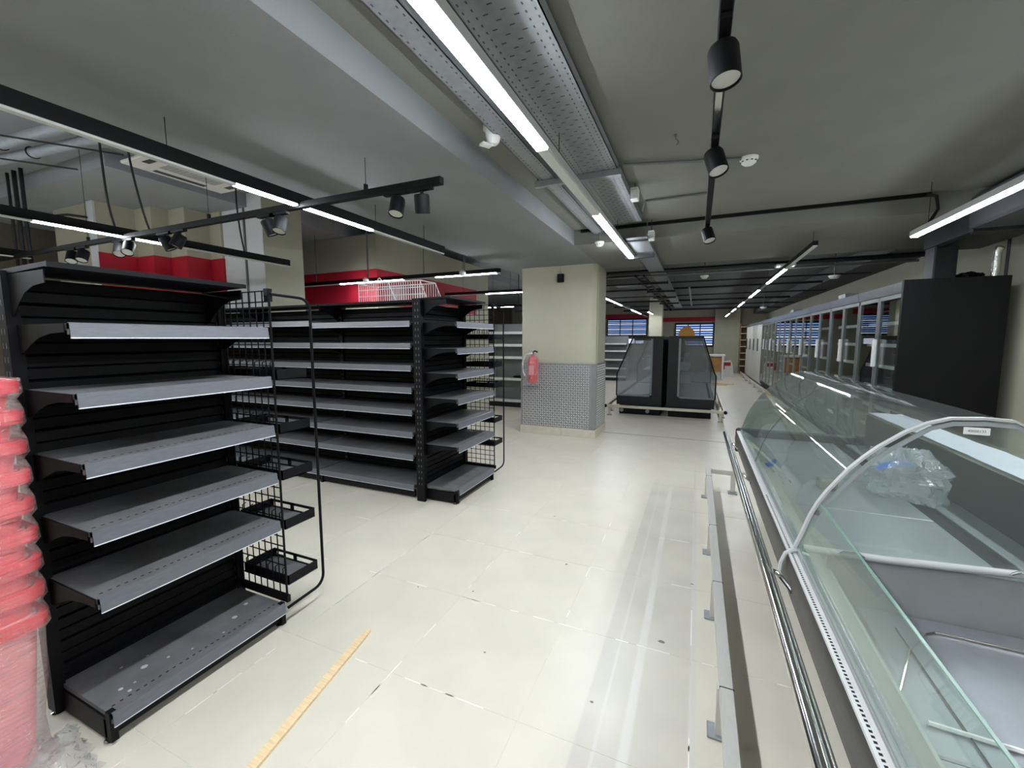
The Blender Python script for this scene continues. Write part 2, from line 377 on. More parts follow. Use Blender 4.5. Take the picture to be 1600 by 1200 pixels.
# ------------------------------------------------------------------ square column
X0, X1, Y0, Y1 = -2.47, -1.34, 6.05, 6.75
col = thing('square_column', ((X0+X1)/2, (Y0+Y1)/2, 0), 'cream square column clad with diamond tread plate on its lower half', 'column')
MB().prism([(X0, Y0), (X1-0.05, Y0), (X1, Y0+0.05), (X1, Y0+0.13), (X1-0.012, Y0+0.14), (X1-0.012, Y0+0.16), (X1, Y0+0.17), (X1, Y1), (X0, Y1)], 'z', 0, ZS).build('shaft', CREAM, col)
pl = MB().ribbon([(X0-0.012, Y1), (X0-0.012, Y0-0.012), (X1-0.045, Y0-0.012), (X1+0.012, Y0+0.045), (X1+0.012, Y1)][::-1], 'z', 0.12, 1.09, 0.006)
plo = pl.build('tread_plate', TREAD, col)
lug = MB()
PT = 0.035
for face in (0, 1):
    for i in range(40):
        for k in range(27):
            u = 0.03+i*PT; z = 0.145+k*PT; s = 1 if (i+k) % 2 else -1
            a, b = 0.0195, 0.0062
            ca, sa = math.cos(s*PI/4), math.sin(s*PI/4)
            pts = [(a*ca, a*sa), (-b*sa, b*ca), (-a*ca, -a*sa), (b*sa, -b*ca)]
            if face == 0:
                if X0+u+a > X1-0.06: continue
                lug.add([(X0+u+p[0], Y0-0.0175, z+p[1]) for p in pts]+[(X0+u, Y0-0.0235, z)], [(0,1,4),(1,2,4),(2,3,4),(3,0,4)])
            else:
                if Y0+0.06+u+a > Y1: continue
                lug.add([(X1+0.0175, Y0+0.06+u+p[0], z+p[1]) for p in pts]+[(X1+0.0235, Y0+0.06+u, z)], [(0,1,4),(1,2,4),(2,3,4),(3,0,4)])
lug.build('tread_lugs', mat('tread_lug', (226, 226, 224), 0.3, 0.35), plo, kind='stuff')
SKIRT = mat('skirting_tile', (206, 200, 182), 0.4)
for (xa, xb) in ((X0-0.02, X0+0.64), (X0+0.645, X1+0.015)):
    MB().bbox(xa, Y0-0.03, 0, xb, Y0-0.014, 0.12, 0.002).build('skirting_tile', SKIRT, col)
MB().bbox(X1+0.013, Y0-0.028, 0, X1+0.03, Y1, 0.12, 0.002).build('skirting_tile', SKIRT, col)
cam_ = thing('wall_camera', (-1.86, Y0-0.03, 2.28), 'small black wall box high on the cream column', 'sensor')
MB().bbox(-1.905, Y0-0.05, 2.27, -1.81, Y0, 2.39, 0.008).build('housing', SOFTBLACK, cam_)
MB().lathe([(0.016, 0), (0.016, 0.006)], (-1.857, Y0-0.05, 2.34), (0, -1, 0), 12).build('lens', CHARCOAL, cam_)
MB().tube([(-1.87, Y0-0.006, 2.39), (-1.87, Y0-0.006, 2.51)], 0.008, 6).build('conduit', CREAM, cam_)
ex = thing('fire_extinguisher', (-2.27, 5.95, 0.78), 'red fire extinguisher in a clear plastic bag hanging on the cream column', 'extinguisher')
MB().lathe([(0.02, 0), (0.068, 0.0), (0.075, 0.015), (0.075, 0.33), (0.06, 0.375), (0.028, 0.4), (0.026, 0.43)], (-2.255, 5.945, 0.80), n=20).build('cylinder', REDEXT, ex, smooth=True)
MB().tube([(-2.25, 5.945, 1.22), (-2.25, 5.945, 1.26), (-2.22, 5.93, 1.275), (-2.17, 5.91, 1.26)], 0.012, 8).build('handle', SOFTBLACK, ex)
MB().tube([(-2.26, 5.93, 1.24), (-2.36, 5.92, 1.22), (-2.41, 5.92, 1.1), (-2.40, 5.92, 0.96), (-2.37, 5.92, 0.9)], 0.011, 8).build('hose', WHITEP, ex, smooth=True)
MB().bbox(-2.29, 5.867, 0.92, -2.21, 5.872, 1.06, 0.001).build('label_plate', mat('pale_red_label', (224, 130, 136), 0.5), ex)
bag = MB(); nn = 18
for k in range(9):
    z = 0.765+0.065*k; r = [0.115, 0.125, 0.12, 0.118, 0.115, 0.112, 0.10, 0.07, 0.03][k]
    for j in range(nn):
        a = 2*PI*j/nn; q = r*(1+0.13*random.uniform(-1, 1))
        bag.v.append((-2.27+q*1.1*math.cos(a), 5.915+q*0.75*math.sin(a), z))
for k in range(8):
    for j in range(nn): bag.f.append((k*nn+j, k*nn+(j+1) % nn, (k+1)*nn+(j+1) % nn, (k+1)*nn+j))
bag.f.append(tuple(range(nn)))
bag.build('plastic_bag', BAGFILM, ex, smooth=True)

# ------------------------------------------------------------------ gondola shelving
def wire_grid(mb, x0, x1, z0, z1, y, px, pz, r=0.0032):
    n = int(round((x1-x0)/px)); m = int(round((z1-z0)/pz))
    for i in range(n+1):
        x = x0+(x1-x0)*i/n; mb.tube([(x, y, z0), (x, y, z1)], r if 0 < i < n else r*1.8, 6)
    for k in range(m+1):
        z = z0+(z1-z0)*k/m; mb.tube([(x0, y+r, z), (x1, y+r, z)], r, 6)
def bracket_prof(d, h=0.085):
    """outline of a shelf bracket seen from the side: (distance from upright, height below shelf)"""
    return [(0, 0), (d, 0), (d, -0.028), (d*0.72, -0.032), (d*0.5, -0.045), (d*0.3, -0.07), (d*0.16, -h-0.01), (0, -h-0.02)]
def side_shelf(parent, xb, xf, ya, yb, ztop, base=False, lip=0.05, holes=True):
    """shelf whose front looks towards +X"""
    mb = MB().box(xb, ya, ztop-0.022, xf-0.004, yb, ztop-0.004)
    mb.box(xf-0.012, ya, ztop-0.04, xf-0.004, yb, ztop-0.004)
    sh = mb.build('shelf', BLACKDUST, parent)
    MB().ribbon([(xf-0.008, ztop-0.003), (xf-0.001, ztop-0.003), (xf+0.004, ztop-lip)], 'y', ya+0.002, yb-0.002, 0.003).build('price_strip', STRIP, sh)
    B(xf+0.002, ya+0.002, ztop-lip-0.003, xf+0.007, yb-0.002, ztop-lip+0.001).build('strip_edge', STRIPEDGE, sh)
    if holes:
        hb = MB(); n = int((yb-ya)/0.025)
        for i in range(n):
            y = ya+0.02+i*(yb-ya-0.03)/n
            hb.box(xf-0.05, y, ztop-0.0045, xf-0.044, y+0.01, ztop-0.0035)
        hb.build('hole_row', HOLE, sh, kind='stuff')
    if not base:
        for y in (ya-0.006, yb+0.003):
            MB().prism([(xb+p[0], ztop-0.004+p[1]) for p in bracket_prof(xf-xb-0.015)], 'y', y, y+0.003).build('bracket', BLACK, sh)
    return sh
def upright(parent, x0, y0, x1, y1, h, holes_on='-y'):
    u = MB().box(x0, y0, 0.02, x1, y1, h).build('upright', BLACK, parent)
    hb = MB(); n = int((h-0.15)/0.05)
    for i in range(n):
        z = 0.12+i*0.05
        for t in (0.3, 0.7):
            if holes_on == '-y':
                x = x0+(x1-x0)*t; hb.box(x-0.004, y0-0.001, z, x+0.004, y0+0.001, z+0.02)
            else:
                y = y0+(y1-y0)*t; hb.box(x1-0.001, y-0.004, z, x1+0.001, y+0.004, z+0.02)
    hb.build('slot_column', mat('slot_grey', (70, 72, 76), 0.6), u, kind='stuff')
    MB().lathe([(0.022, 0), (0.022, 0.006), (0.008, 0.008), (0.008, 0.025)], ((x0+x1)/2, (y0+y1)/2, 0), n=10).build('levelling_foot', CHROME, u)
    return u
def endcap(label, xb, xf, ya, yb, H, tops, tray_z):
    g = thing('end_cap_shelving', ((xb+xf)/2, (ya+yb)/2, 0), label, 'shelving', 'black end-of-aisle shelf units')
    upright(g, xb-0.03, ya-0.025, xb+0.03, ya+0.012, H)
    upright(g, xb-0.03, yb-0.012, xb+0.03, yb+0.025, H)
    p0 = None; z = 0.10; ph = 0.0925
    while z+ph < H-0.01:                                            # ribbed back boards, one by one
        if p0 is None:
            m = MB().prism([(xb, z), (xb+0.012, z+0.006), (xb+0.012, z+0.042), (xb+0.006, z+0.046), (xb+0.012, z+0.050), (xb+0.012, z+ph-0.006), (xb, z+ph)], 'y', ya+0.012, yb-0.012)
            p0 = m.build('back_panel', BLACK, g)
            pc = WORG[p0.name]; zz = z
        else: inst(p0, (pc.x, pc.y, pc.z+(z-zz)), g)
        z += ph
    # base plinth
    bs = MB().box(xb+0.01, ya, 0.015, xf-0.012, ya+0.02, 0.10).box(xb+0.01, yb-0.02, 0.015, xf-0.012, yb, 0.10)
    bs.box(xf-0.05, ya, 0.02, xf-0.035, yb, 0.09).build('base', BLACK, g)
    for y in (ya+0.01, yb-0.01):
        MB().lathe([(0.02, 0), (0.02, 0.006), (0.007, 0.008), (0.007, 0.03)], (xf-0.04, y, 0), n=10).build('levelling_foot', CHROME, g)
    B(xf-0.035, ya, 0.012, xf-0.008, ya+0.022, 0.125).build('base_post', BLACK, g)
    B(xf-0.035, yb-0.022, 0.012, xf-0.008, yb, 0.125).build('base_post', BLACK, g)
    for i, t in enumerate(tops): side_shelf(g, xb+0.014, xf, ya+0.005, yb-0.005, t, base=(i == len(tops)-1))
    # canopy
    cp = MB().prism([(xb-0.02, H-0.012), (xf-0.08, H-0.004), (xf-0.055, H-0.006), (xf-0.055, H+0.012), (xb-0.02, H+0.006)], 'y', ya-0.01, yb-0.06)
    cp = cp.build('canopy', BLACK, g)
    for y in (ya-0.008, yb-0.064):
        MB().prism([(xb+p[0], H-0.012+p[1]*1.5) for p in bracket_prof(xf-xb-0.09)], 'y', y, y+0.003).build('bracket', BLACK, cp)
    # mesh side with trays and loop
    ms = MB(); wire_grid(ms, xb+0.04, xf-0.005, 0.16, H-0.01, yb+0.012, 0.05, 0.05)
    ms.build('side_mesh', BLACK, g)
    B(xb+0.03, yb+0.002, 0.125, xf+0.01, yb+0.02, 0.16).build('mesh_rail', BLACK, g)
    B(xf-0.03, yb+0.004, H-0.06, xf-0.005, yb+0.03, H+0.0).build('mesh_clip', BLACK, g)
    for tz in tray_z:
        a, b, c, d = xb+0.04, xf+0.0, yb+0.022, yb+0.20
        t = B(a, c, tz, b, d, tz+0.004).build('tray', BLACKDUST, g)
        r = MB().box(b-0.004, c, tz, b, d, tz+0.05).box(a, c, tz, a+0.004, d, tz+0.05)
        r.box(a, d-0.004, tz, b, d, tz+0.012).box(a, d-0.004, tz+0.036, b, d, tz+0.05)
        r.box(a, d-0.004, tz, a+0.02, d, tz+0.05).box(b-0.02, d-0.004, tz, b, d, tz+0.05).box((a+b)/2-0.012, d-0.004, tz, (a+b)/2+0.012, d, tz+0.05)
        r.box(a, c, tz, b, c+0.004, tz+0.05)
        r.build('tray_rim', BLACK, t)
        tw = MB()
        for i in range(6):
            x = a+0.03+i*(b-a-0.06)/5
            tw.tube([(x, c-0.006, tz+0.055), (x, c-0.006, tz+0.085), (x, c+0.012, tz+0.09)], 0.003, 5)
        tw.build('tray_hooks', BLACK, t)
    L = []
    yo, zt, zb_ = yb+0.235, H-0.03, 0.10
    R = 0.06
    L.append((xf, yb+0.015, zt+0.005))
    for k in range(6):
        a = PI/2*k/5; L.append((xf, yo-R+R*math.sin(a), zt-R+R*math.cos(a)))
    for k in range(6):
        a = PI/2*k/5; L.append((xf, yo-R+R*math.cos(a), zb_+R-R*math.sin(a)))
    L.append((xf, yb+0.01, zb_-0.008))
    MB().tube(L, 0.0075, 8).build('hoop_rail', BLACK, g, smooth=True)
    return g
e1 = endcap('nearest black end-of-aisle shelf unit beside the red basket stack', -2.235, -1.857, 0.68, 1.385, 1.69,
            [1.508, 1.277, 1.04, 0.803, 0.56, 0.125], [1.255, 0.99, 0.755, 0.5, 0.205])
e2 = endcap('farther black end-of-aisle shelf unit nearer the cream column', -2.225, -1.86, 3.09, 3.80, 1.80,
            [1.60, 1.375, 1.16, 0.94, 0.73, 0.52, 0.14], [1.45, 1.17, 0.96, 0.6, 0.36])
B(-2.262, 3.035, 0.0, -2.18, 3.062, 1.80).build('corner_post', BLACK, e2)
hb = MB()
for i in range(30):
    for x in (-2.235, -2.207): hb.box(x-0.004, 3.0335, 0.15+i*0.055, x+0.004, 3.036, 0.17+i*0.055)
hb.build('slot_column', mat('slot_grey', (70, 72, 76), 0.6), e2, kind='stuff')
# dust splashes on the near base shelf
DUST = mat('plaster_spots', (176, 178, 180), 0.8)
db = MB()
for (px_, py_, r) in ((-2.02, .86, .012), (-1.96, .80, .005), (-1.99, .93, .006), (-2.08, .9, .005), (-1.93, .77, .007), (-1.95, 1.0, .005), (-1.99, 1.21, .012), (-2.04, 1.3, .01), (-1.93, 1.12, .005), (-2.1, .82, .006), (-1.97, .76, .008)):
    db.lathe([(r, 0), (r*0.6, 0.0008)], (px_, py_, 0.1212), n=9)
db.build('plaster_spots', DUST, [c for c in e1.children if c.name.startswith('shelf')][-1], kind='stuff')

def front_shelf(parent, x0, x1, yf, yb, ztop, lip=0.05):
    sh = MB().box(x0, yf+0.004, ztop-0.022, x1, yb, ztop-0.004).box(x0, yf+0.004, ztop-0.04, x1, yf+0.012, ztop-0.004).build('shelf', BLACKDUST, parent)
    MB().ribbon([(yf+0.008, ztop-0.003), (yf+0.001, ztop-0.003), (yf-0.004, ztop-lip)][::-1], 'x', x0+0.003, x1-0.003, 0.003).build('price_strip', STRIP, sh)
    B(x0+0.003, yf-0.007, ztop-lip-0.003, x1-0.003, yf-0.002, ztop-lip+0.001).build('strip_edge', STRIPEDGE, sh)
    for x in (x0+0.004, x1-0.007):
        MB().prism([(yb-p[0], ztop-0.004+p[1]) for p in bracket_prof(yb-yf-0.02)], 'x', x, x+0.003).build('bracket', BLACK, sh)
def row_section(label, x0, x1, yf, yb, H, tops, shift=0.0, last=False):
    g = thing('aisle_shelving', ((x0+x1)/2, (yf+yb)/2, 0), label, 'shelving', 'black aisle shelf bays')
    p0 = None; z = 0.10; ph = 0.0925
    while z+ph < H-0.01:
        if p0 is None:
            p0 = MB().prism([(yb, z), (yb-0.012, z+0.006), (yb-0.012, z+0.042), (yb-0.006, z+0.046), (yb-0.012, z+0.05), (yb-0.012, z+ph-0.006), (yb, z+ph)], 'x', x0+0.02, x1-0.02).build('back_panel', BLACK, g)
            pc = WORG[p0.name]; zz = z
        else: inst(p0, (pc.x, pc.y, pc.z+(z-zz)), g)
        z += ph
    upright(g, x0, yb-0.03, x0+0.04, yb+0.03, H)
    if last: upright(g, x1-0.03, yb-0.03, x1+0.01, yb+0.03, H)
    for i, t in enumerate(tops): front_shelf(g, x0+0.006, x1-0.004, yf, yb-0.014, t+(shift if i == 0 else 0))
    B(x0+0.02, yf+0.03, 0.02, x1-0.02, yf+0.045, 0.085).build('kick_plate', SOFTBLACK, g)
    B(x0+0.004, yf+0.02, 0.0, x0+0.03, yb, 0.09).build('base_foot', BLACK, g)
    cp = MB().prism([(yb+0.03, H-0.01), (yf+0.12, H-0.004), (yf+0.1, H-0.008), (yf+0.1, H+0.012), (yb+0.03, H+0.006)], 'x', x0+0.002, x1-0.002).build('canopy', BLACK, g)
    for x in (x0+0.005, x1-0.008):
        MB().prism([(yb-p[0], H-0.012+p[1]*1.4) for p in bracket_prof(yb-yf-0.12)], 'x', x, x+0.003).build('bracket', BLACK, cp)
    return g
RT = [1.614, 1.42, 1.224, 1.026, 0.826, 0.624, 0.419, 0.14]
row_section('black aisle shelf bay joining the farther end-of-aisle unit', -3.48, -2.29, 3.04, 3.43, 1.79, RT, last=True)
row_section('middle black aisle shelf bay seen behind the wire mesh side', -4.68, -3.49, 3.04, 3.43, 1.79, RT, 0.02)
row_section('black aisle shelf bay mostly hidden behind the nearest shelf unit', -5.88, -4.69, 3.04, 3.43, 1.79, RT)
wu = thing('shelf_post', (-2.30, 0.80, 0), 'pale perforated shelf post behind the red basket stack', 'post')
MB().box(-2.335, 0.70, 0, -2.275, 0.74, 1.70).build('post', mat('pale_post_steel', (186, 194, 212), 0.4), wu)  # one even pale bluish colour over the whole post
hb = MB()
for i in range(30): hb.box(-2.313, 0.698, 0.2+i*0.05, -2.306, 0.7015, 0.222+i*0.05)
hb.build('slot_column', HOLE, wu, kind='stuff')

# white wire basket lying on the shelving
wb = thing('wire_basket', (-2.7, 3.42, 1.80), 'white wire basket lying on top of the black aisle shelving', 'wire basket')
WW = mat('white_wire', (228, 226, 224), 0.4)
f = MB()
xa, xb2, zb, zt, ya, yb2 = -3.05, -2.25, 1.802, 1.985, 3.25, 3.5
for y in (ya, yb2):
    f.tube([(xa, y, zb), (xa, y, zt), (xb2-0.08, y, zt), (xb2, y, zb), (xa, y, zb)], 0.006, 6)
for (x, z) in ((xa, zb), (xa, zt), (xb2-0.08, zt), (xb2, zb)): f.tube([(x, ya, z), (x, yb2, z)], 0.006, 6)
f.tube([(xa+0.36, ya, zt), (xa+0.45, ya, zb)], 0.006, 6)
f.build('frame', WW, wb)
f = MB()
for i in range(1, 30):
    x = xa+(xb2-xa)*i/30
    z2 = zt if x < xb2-0.08 else zt-(x-(xb2-0.08))/0.08*(zt-zb)
    f.tube([(x, ya, zb), (x, ya, z2)], 0.003, 5); f.tube([(x, yb2, zb), (x, yb2, z2)], 0.003, 5)
for k in range(1, 3):
    z = zb+(zt-zb)*k/3; f.tube([(xa, ya, z), (xb2-0.04, ya, z)], 0.0035, 5)
f.build('wires', WW, wb)
f = MB()
for x in (xa+0.07, xa+0.24): f.tube([(x, ya, zt), (x, ya, zt+0.035), (x+0.02, ya, zt+0.045), (x+0.035, ya, zt+0.03), (x+0.035, ya, zt)], 0.005, 6)
f.build('hooks', WW, wb)

# ------------------------------------------------------------------ red basket stack in film
def rrect(cx, cy, hx, hy, r, n=4):
    P = []
    for (sx, sy, a0) in ((1, 1, 0), (-1, 1, PI/2), (-1, -1, PI), (1, -1, 1.5*PI)):
        for k in range(n+1):
            a = a0+PI/2*k/n; P.append((cx+sx*(hx-r)+r*math.cos(a), cy+sy*(hy-r)+r*math.sin(a)))
    return P
BX, BY = -2.165, 0.43
def shell(levels, m, name, parent=None, **k):
    mb = MB(); n = None
    for (hx, hy, z) in levels:
        P = rrect(BX, BY, hx, hy, 0.05); n = len(P); mb.v += [(p[0], p[1], z) for p in P]
    for i in range(len(levels)-1):
        for j in range(n): mb.f.append((i*n+j, i*n+(j+1) % n, (i+1)*n+(j+1) % n, (i+1)*n+j))
    if k.pop('bottom', True): mb.f.append(tuple(range(n-1, -1, -1)))
    return mb.build(name, m, parent, smooth=True, **k)
NB = 9
for i in range(NB):
    zt = 1.325-0.098*i
    lab = ('topmost red basket of the film-wrapped stack' if i == 0 else 'lowest pale red basket of the film-wrapped stack' if i == NB-1
           else '%s red basket from the top of the film-wrapped stack' % ('', 'second', 'third', 'fourth', 'fifth', 'sixth', 'seventh', 'eighth')[i])
    g = thing('shopping_basket', (BX, BY, zt-0.3), lab, 'basket', 'red baskets wrapped in film')
    deep = 0.30 if i < NB-1 else zt-0.012
    shell([(0.145, 0.125, zt-deep), (0.178, 0.158, zt-0.035), (0.178, 0.158, zt), (0.172, 0.152, zt), (0.172, 0.152, zt-0.03), (0.139, 0.119, zt-deep+0.006)], BASKET if i < NB-1 else BASKETPALE, 'tub', g)
    shell([(0.182, 0.162, zt-0.042), (0.197, 0.177, zt-0.042), (0.2, 0.18, zt-0.004), (0.188, 0.168, zt), (0.182, 0.162, zt-0.004)], BASKET, 'rim', g, bottom=False)
    MB().tube([(BX-0.19, BY-0.172, zt-0.01), (BX-0.1, BY-0.182, zt+0.008), (BX+0.1, BY-0.182, zt+0.008), (BX+0.19, BY-0.172, zt-0.01)], 0.006, 6).build('handle', BASKETPALE, g)
lv = []
for i in range(NB):
    zt = 1.325-0.098*i
    lv += [(0.2015, 0.1815, zt+0.004), (0.2035, 0.1835, zt-0.04), (0.192, 0.172, zt-0.062)]
lv += [(0.185, 0.165, 0.3), (0.172, 0.152, 0.16), (0.178, 0.158, 0.05), (0.20, 0.18, 0.006)]
fl = shell(lv[::-1], CLEARFILM, 'stretch_film', None, bottom=False)
tag(fl, 'clear stretch film wrapped around the stack of red baskets', 'plastic film')
# loose film on the floor
ff = MB(); N = 26
for i in range(N):
    for j in range(N):
        u, v = i/(N-1), j/(N-1)
        x = -2.1+0.36*u; y = 0.40+0.27*v-0.05*u
        e = min(u, 1-u, v, 1-v)
        z = 0.004+min(1, e*6)*(0.03+0.045*abs(math.sin(9*u+5*v)*math.cos(7*v-4*u))+0.02*random.random())*(1-0.75*u)
        ff.v.append((x+0.012*random.uniform(-1, 1), y+0.012*random.uniform(-1, 1), z))
for i in range(N-1):
    for j in range(N-1): ff.f.append((i*N+j, (i+1)*N+j, (i+1)*N+j+1, i*N+j+1))
ff.build('loose_film', BAGFILM, None, smooth=True, label='crumpled clear plastic film on the floor by the basket stack', cat='plastic film')
gc = thing('plastic_crate', (-1.83, 0.22, 0), 'teal green plastic crate at the lower left edge in front of the baskets', 'crate')
MB().box(-2.1, 0.1, 0, -1.705, 0.25, 0.02).box(-2.1, 0.1, 0.02, -1.705, 0.112, 0.26).box(-2.1, 0.238, 0.02, -1.705, 0.25, 0.26).box(-2.1, 0.112, 0.02, -2.088, 0.238, 0.26).box(-1.717, 0.112, 0.02, -1.705, 0.238, 0.26).build('box', GREEN, gc)
MB().bbox(-2.11, 0.09, 0.245, -1.695, 0.26, 0.262, 0.004).build('lid', GREEN, gc)

# plank on the floor
pk = MB(); a = Vector((-1.45, 1.52, 0)); d = (Vector((-1.315, 0.76, 0))-a); u = d.normalized(); nrm = Vector((-u.y, u.x, 0))*0.019
pts = [a-nrm*0.35, a+nrm*0.75+u*0.004, a+nrm+u*0.05, a+nrm+d*1.0, a-nrm+d*1.0, a-nrm+u*0.08]
pk.prism([(p.x, p.y) for p in pts], 'z', 0.0005, 0.012)
pk.build('wooden_batten', WOOD, label='pale raw wooden batten lying on the floor tiles', cat='plank')

# ------------------------------------------------------------------ serve-over counter
GP = [(.350, .712), (.366, .76), (.388, .835), (.408, .885), (.432, .93), (.485, 1.012), (.522, 1.057), (.56, 1.097), (.622, 1.150), (.675, 1.183), (.725, 1.201), (.80, 1.206), (.863, 1.203)]
SP = GP+[(.886, 1.190), (.925, 1.13), (.985, 1.02), (1.06, .93), (1.17, .90)]
YN, YM, YE, YS = 1.71, 2.87, 3.84, -0.5
cn = thing('serve_over_counter', (0.8, 2.0, 0), 'long refrigerated deli counter with curved glass and grey base', 'counter')
def cpart(mb, name, m, parent=None, **k): return mb.build(name, m, parent or cn, **k)
for (ya, yb) in ((YN+0.012, YM-0.002), (YM+0.002, YE)):
    cpart(MB().ribbon(GP[::-1], 'y', ya, yb, 0.006), 'curved_glass', GLASS, smooth=True, )
cpart(MB().ribbon(GP[:4][::-1], 'y', YS, YN-0.006, 0.006), 'low_front_glass', GLASS, smooth=True)
EDGE = mat('glass_edge_green', (112, 142, 130), 0.2)
cpart(B(.4065, YS, .885, .4125, YN-0.006, .888), 'glass_edge', EDGE)
cpart(MB().prism(SP+[(1.17, .712)], 'y', YN-0.003, YN+0.003), 'side_glass', GLASS)
cpart(MB().prism(SP+[(1.17, .712)], 'y', YE+0.001, YE+0.006), 'side_glass', GLASS)
arch = MB().ribbon([(p[0]-0.002, p[1]+0.001) for p in SP[:-2]][::-1], 'y', YN-0.010, YN+0.010, -0.007)
cpart(arch, 'arch_trim', LIGHTGREY, smooth=True)
inner = [(p[0]+0.018*(1 if i < 9 else 0.3), p[1]-0.018*(0.2 if i < 4 else 1)) for i, p in enumerate(SP[:-2])]
cpart(MB().ribbon(inner, 'y', YN-0.004, YN+0.004, 0.012), 'inner_trim', mat('inner_trim_grey', (150, 156, 158), 0.4), smooth=True)  # inner trim in its own even mid grey
cpart(MB().box(.392, YN-0.008, .845, .408, YN+0.014, .862), 'trim_joint', GREYBODY)
cpart(MB().ribbon([(p[0]-0.001, p[1]+0.001) for p in GP][::-1], 'y', YM-0.002, YM+0.002, -0.003), 'glass_joint', GREYBODY, smooth=True)
for (px_, pz_) in ((.474, 1.0), (.53, 1.066)):
    cpart(MB().lathe([(0.006, 0), (0.006, 0.004)], (px_, YM, pz_), (-0.7, 0, 0.7), 8), 'glass_clip', CHROME)
# body
BP = [(.332, .688), (.322, .672), (.316, .63), (.322, .585), (.345, .53), (.40, .40), (.47, .25), (.50, .15), (.50, .10), (1.40, .10), (1.42, .62), (1.42, .89), (1.17, .89), (1.17, .54), (.44, .54), (.44, .655), (.36, .688)]
cpart(MB().prism(BP, 'y', YS, YE+0.05), 'body', GREYBODY, smooth=True)
cpart(B(.55, YS, 0, 1.38, YE, 0.10), 'plinth', SOFTBLACK)
cpart(MB().bbox(.32, YE+0.03, .52, 1.42, YE+0.06, .72, 0.012), 'end_cap', GREYBODY)
RAILW = mat('white_slotted_rail', (196, 197, 196), 0.35)
rl = cpart(B(.326, YS, .688, .350, YE+0.03, .697), 'slotted_rail', RAILW)
hb = MB()
y = 0.3
while y < 2.3:
    hb.box(.333, y, .6965, .339, y+0.006, .6975); y += 0.0125
hb.build('slot_row', HOLE, rl, kind='stuff')
cpart(B(.350, YS, .690, .385, YE+0.02, .700), 'front_ledge', TRIMGREY)
cpart(MB().prism([(.352, .70), (.352, .713), (.362, .713), (.362, .70)], 'y', YS, YE+0.01), 'glass_channel', TRIMGREY)
cpart(MB().prism([(.385, .690), (.385, .70), (.44, .668), (.44, .655)], 'y', YS, YE+0.01), 'inner_slope', INNER)
# arch foot
cpart(MB().tube([(.366, YN-0.004, .708), (.338, YN-0.006, .706), (.318, YN-0.008, .69), (.306, YN-0.012, .655), (.303, YN-0.02, .63)], 0.008, 8), 'arch_foot', LIGHTGREY, smooth=True)
# bumper tube on brackets
cpart(MB().tube([(.243, YS, .665), (.243, YE+0.06, .665)], 0.017, 12), 'bumper_tube', CHROME, smooth=True)
cpart(MB().tube([(.262, YS, .652), (.262, YE+0.06, .652)], 0.011, 10), 'bumper_tube_inner', STEEL, smooth=True)
for yy in (0.62, 1.62, 2.78, 3.6):
    L = []
    for k in range(9):
        t = k/8; L.append((.25+0.07*t, yy+0.10*math.sin(t*PI)-0.05, .655-0.035*math.sin(t*PI*0.5)))
    cpart(MB().tube(L, 0.008, 8), 'tube_bracket', CHROME, smooth=True)
# far module interior
ys = [YN+0.02, 2.34, 2.86, 3.38, YE-0.005]
for a_, b_ in zip(ys[:-1], ys[1:]):
    cpart(MB().bbox(.43, a_+0.002, .648, .972, b_-0.002, .662, 0.004), 'deck_tray', DECK)
cpart(B(.974, YN+0.02, .60, 1.05, YE-0.005, .656), 'drain_channel', SOFTBLACK)
cpart(MB().bbox(1.05, YN+0.02, .60, 1.168, YE-0.005, .664, 0.004), 'rear_deck', DECK)
cpart(B(1.162, YN+0.012, .664, 1.172, YE, .892), 'rear_riser', FRZBLACK)
cpart(MB().bbox(1.165, YS, .886, 1.42, YE+0.03, .905, 0.006), 'worktop', STEEL)
fw_ = MB(); n1, n2 = 40, 5
for i in range(n1):
    for j in range(n2):
        fw_.v.append((1.172+0.19*j/(n2-1)+(0.008*random.uniform(-1, 1) if j == n2-1 else 0), 1.0+(YE-1.0)*i/(n1-1), .9075+0.004*random.random()))
for i in range(n1-1):
    for j in range(n2-1): fw_.f.append((i*n2+j, (i+1)*n2+j, (i+1)*n2+j+1, i*n2+j+1))
cpart(fw_, 'worktop_film', FILMWHITE)
# divider under the side glass
cpart(B(.44, YN-0.008, .54, 1.165, YN+0.016, .725), 'divider_panel', TRIMGREY)
cpart(MB().tube([(.37, YN-0.012, .722), (.60, YN-0.012, .727), (1.16, YN-0.012, .765)], 0.012, 10), 'divider_bar', LIGHTGREY, smooth=True)
for x in (.50, .92):
    cpart(MB().tube([(x-0.035, YN-0.024, .725+(x-.5)*.06), (x-0.02, YN-0.026, .737+(x-.5)*.06), (x+0.02, YN-0.026, .739+(x-.5)*.06), (x+0.035, YN-0.024, .727+(x-.5)*.06)], 0.004, 6), 'divider_clip', CHROME)
# near module interior
for a_, b_ in ((YS+0.01, 0.55), (0.55, 1.12), (1.12, YN-0.01)):
    cpart(MB().bbox(.445, a_+0.002, .535, 1.165, b_-0.002, .552, 0.004), 'deck_tray', DECK)
cpart(B(.442, YS, .54, .452, YN-0.01, .66), 'inner_front', INNER)
cpart(MB().tube([(.50, 1.28, .556), (.60, 1.50, .556), (.67, 1.60, .556), (.70, 1.62, .556), (.76, 1.62, .556), (1.15, 1.60, .556)], 0.0035, 6), 'wire_rack', STEEL)
cpart(MB().tube([(.53, 1.21, .557), (.86, 1.19, .557)], 0.006, 6), 'white_rod', WHITEP)
cpart(MB().tube([(.60, YS, .556), (.60, 1.6, .556)], 0.002, 5), 'deck_wire', GREYBODY)
cpart(MB().bbox(.86, 1.10, .552, .98, 1.19, .63, 0.006), 'black_clamp', SOFTBLACK)
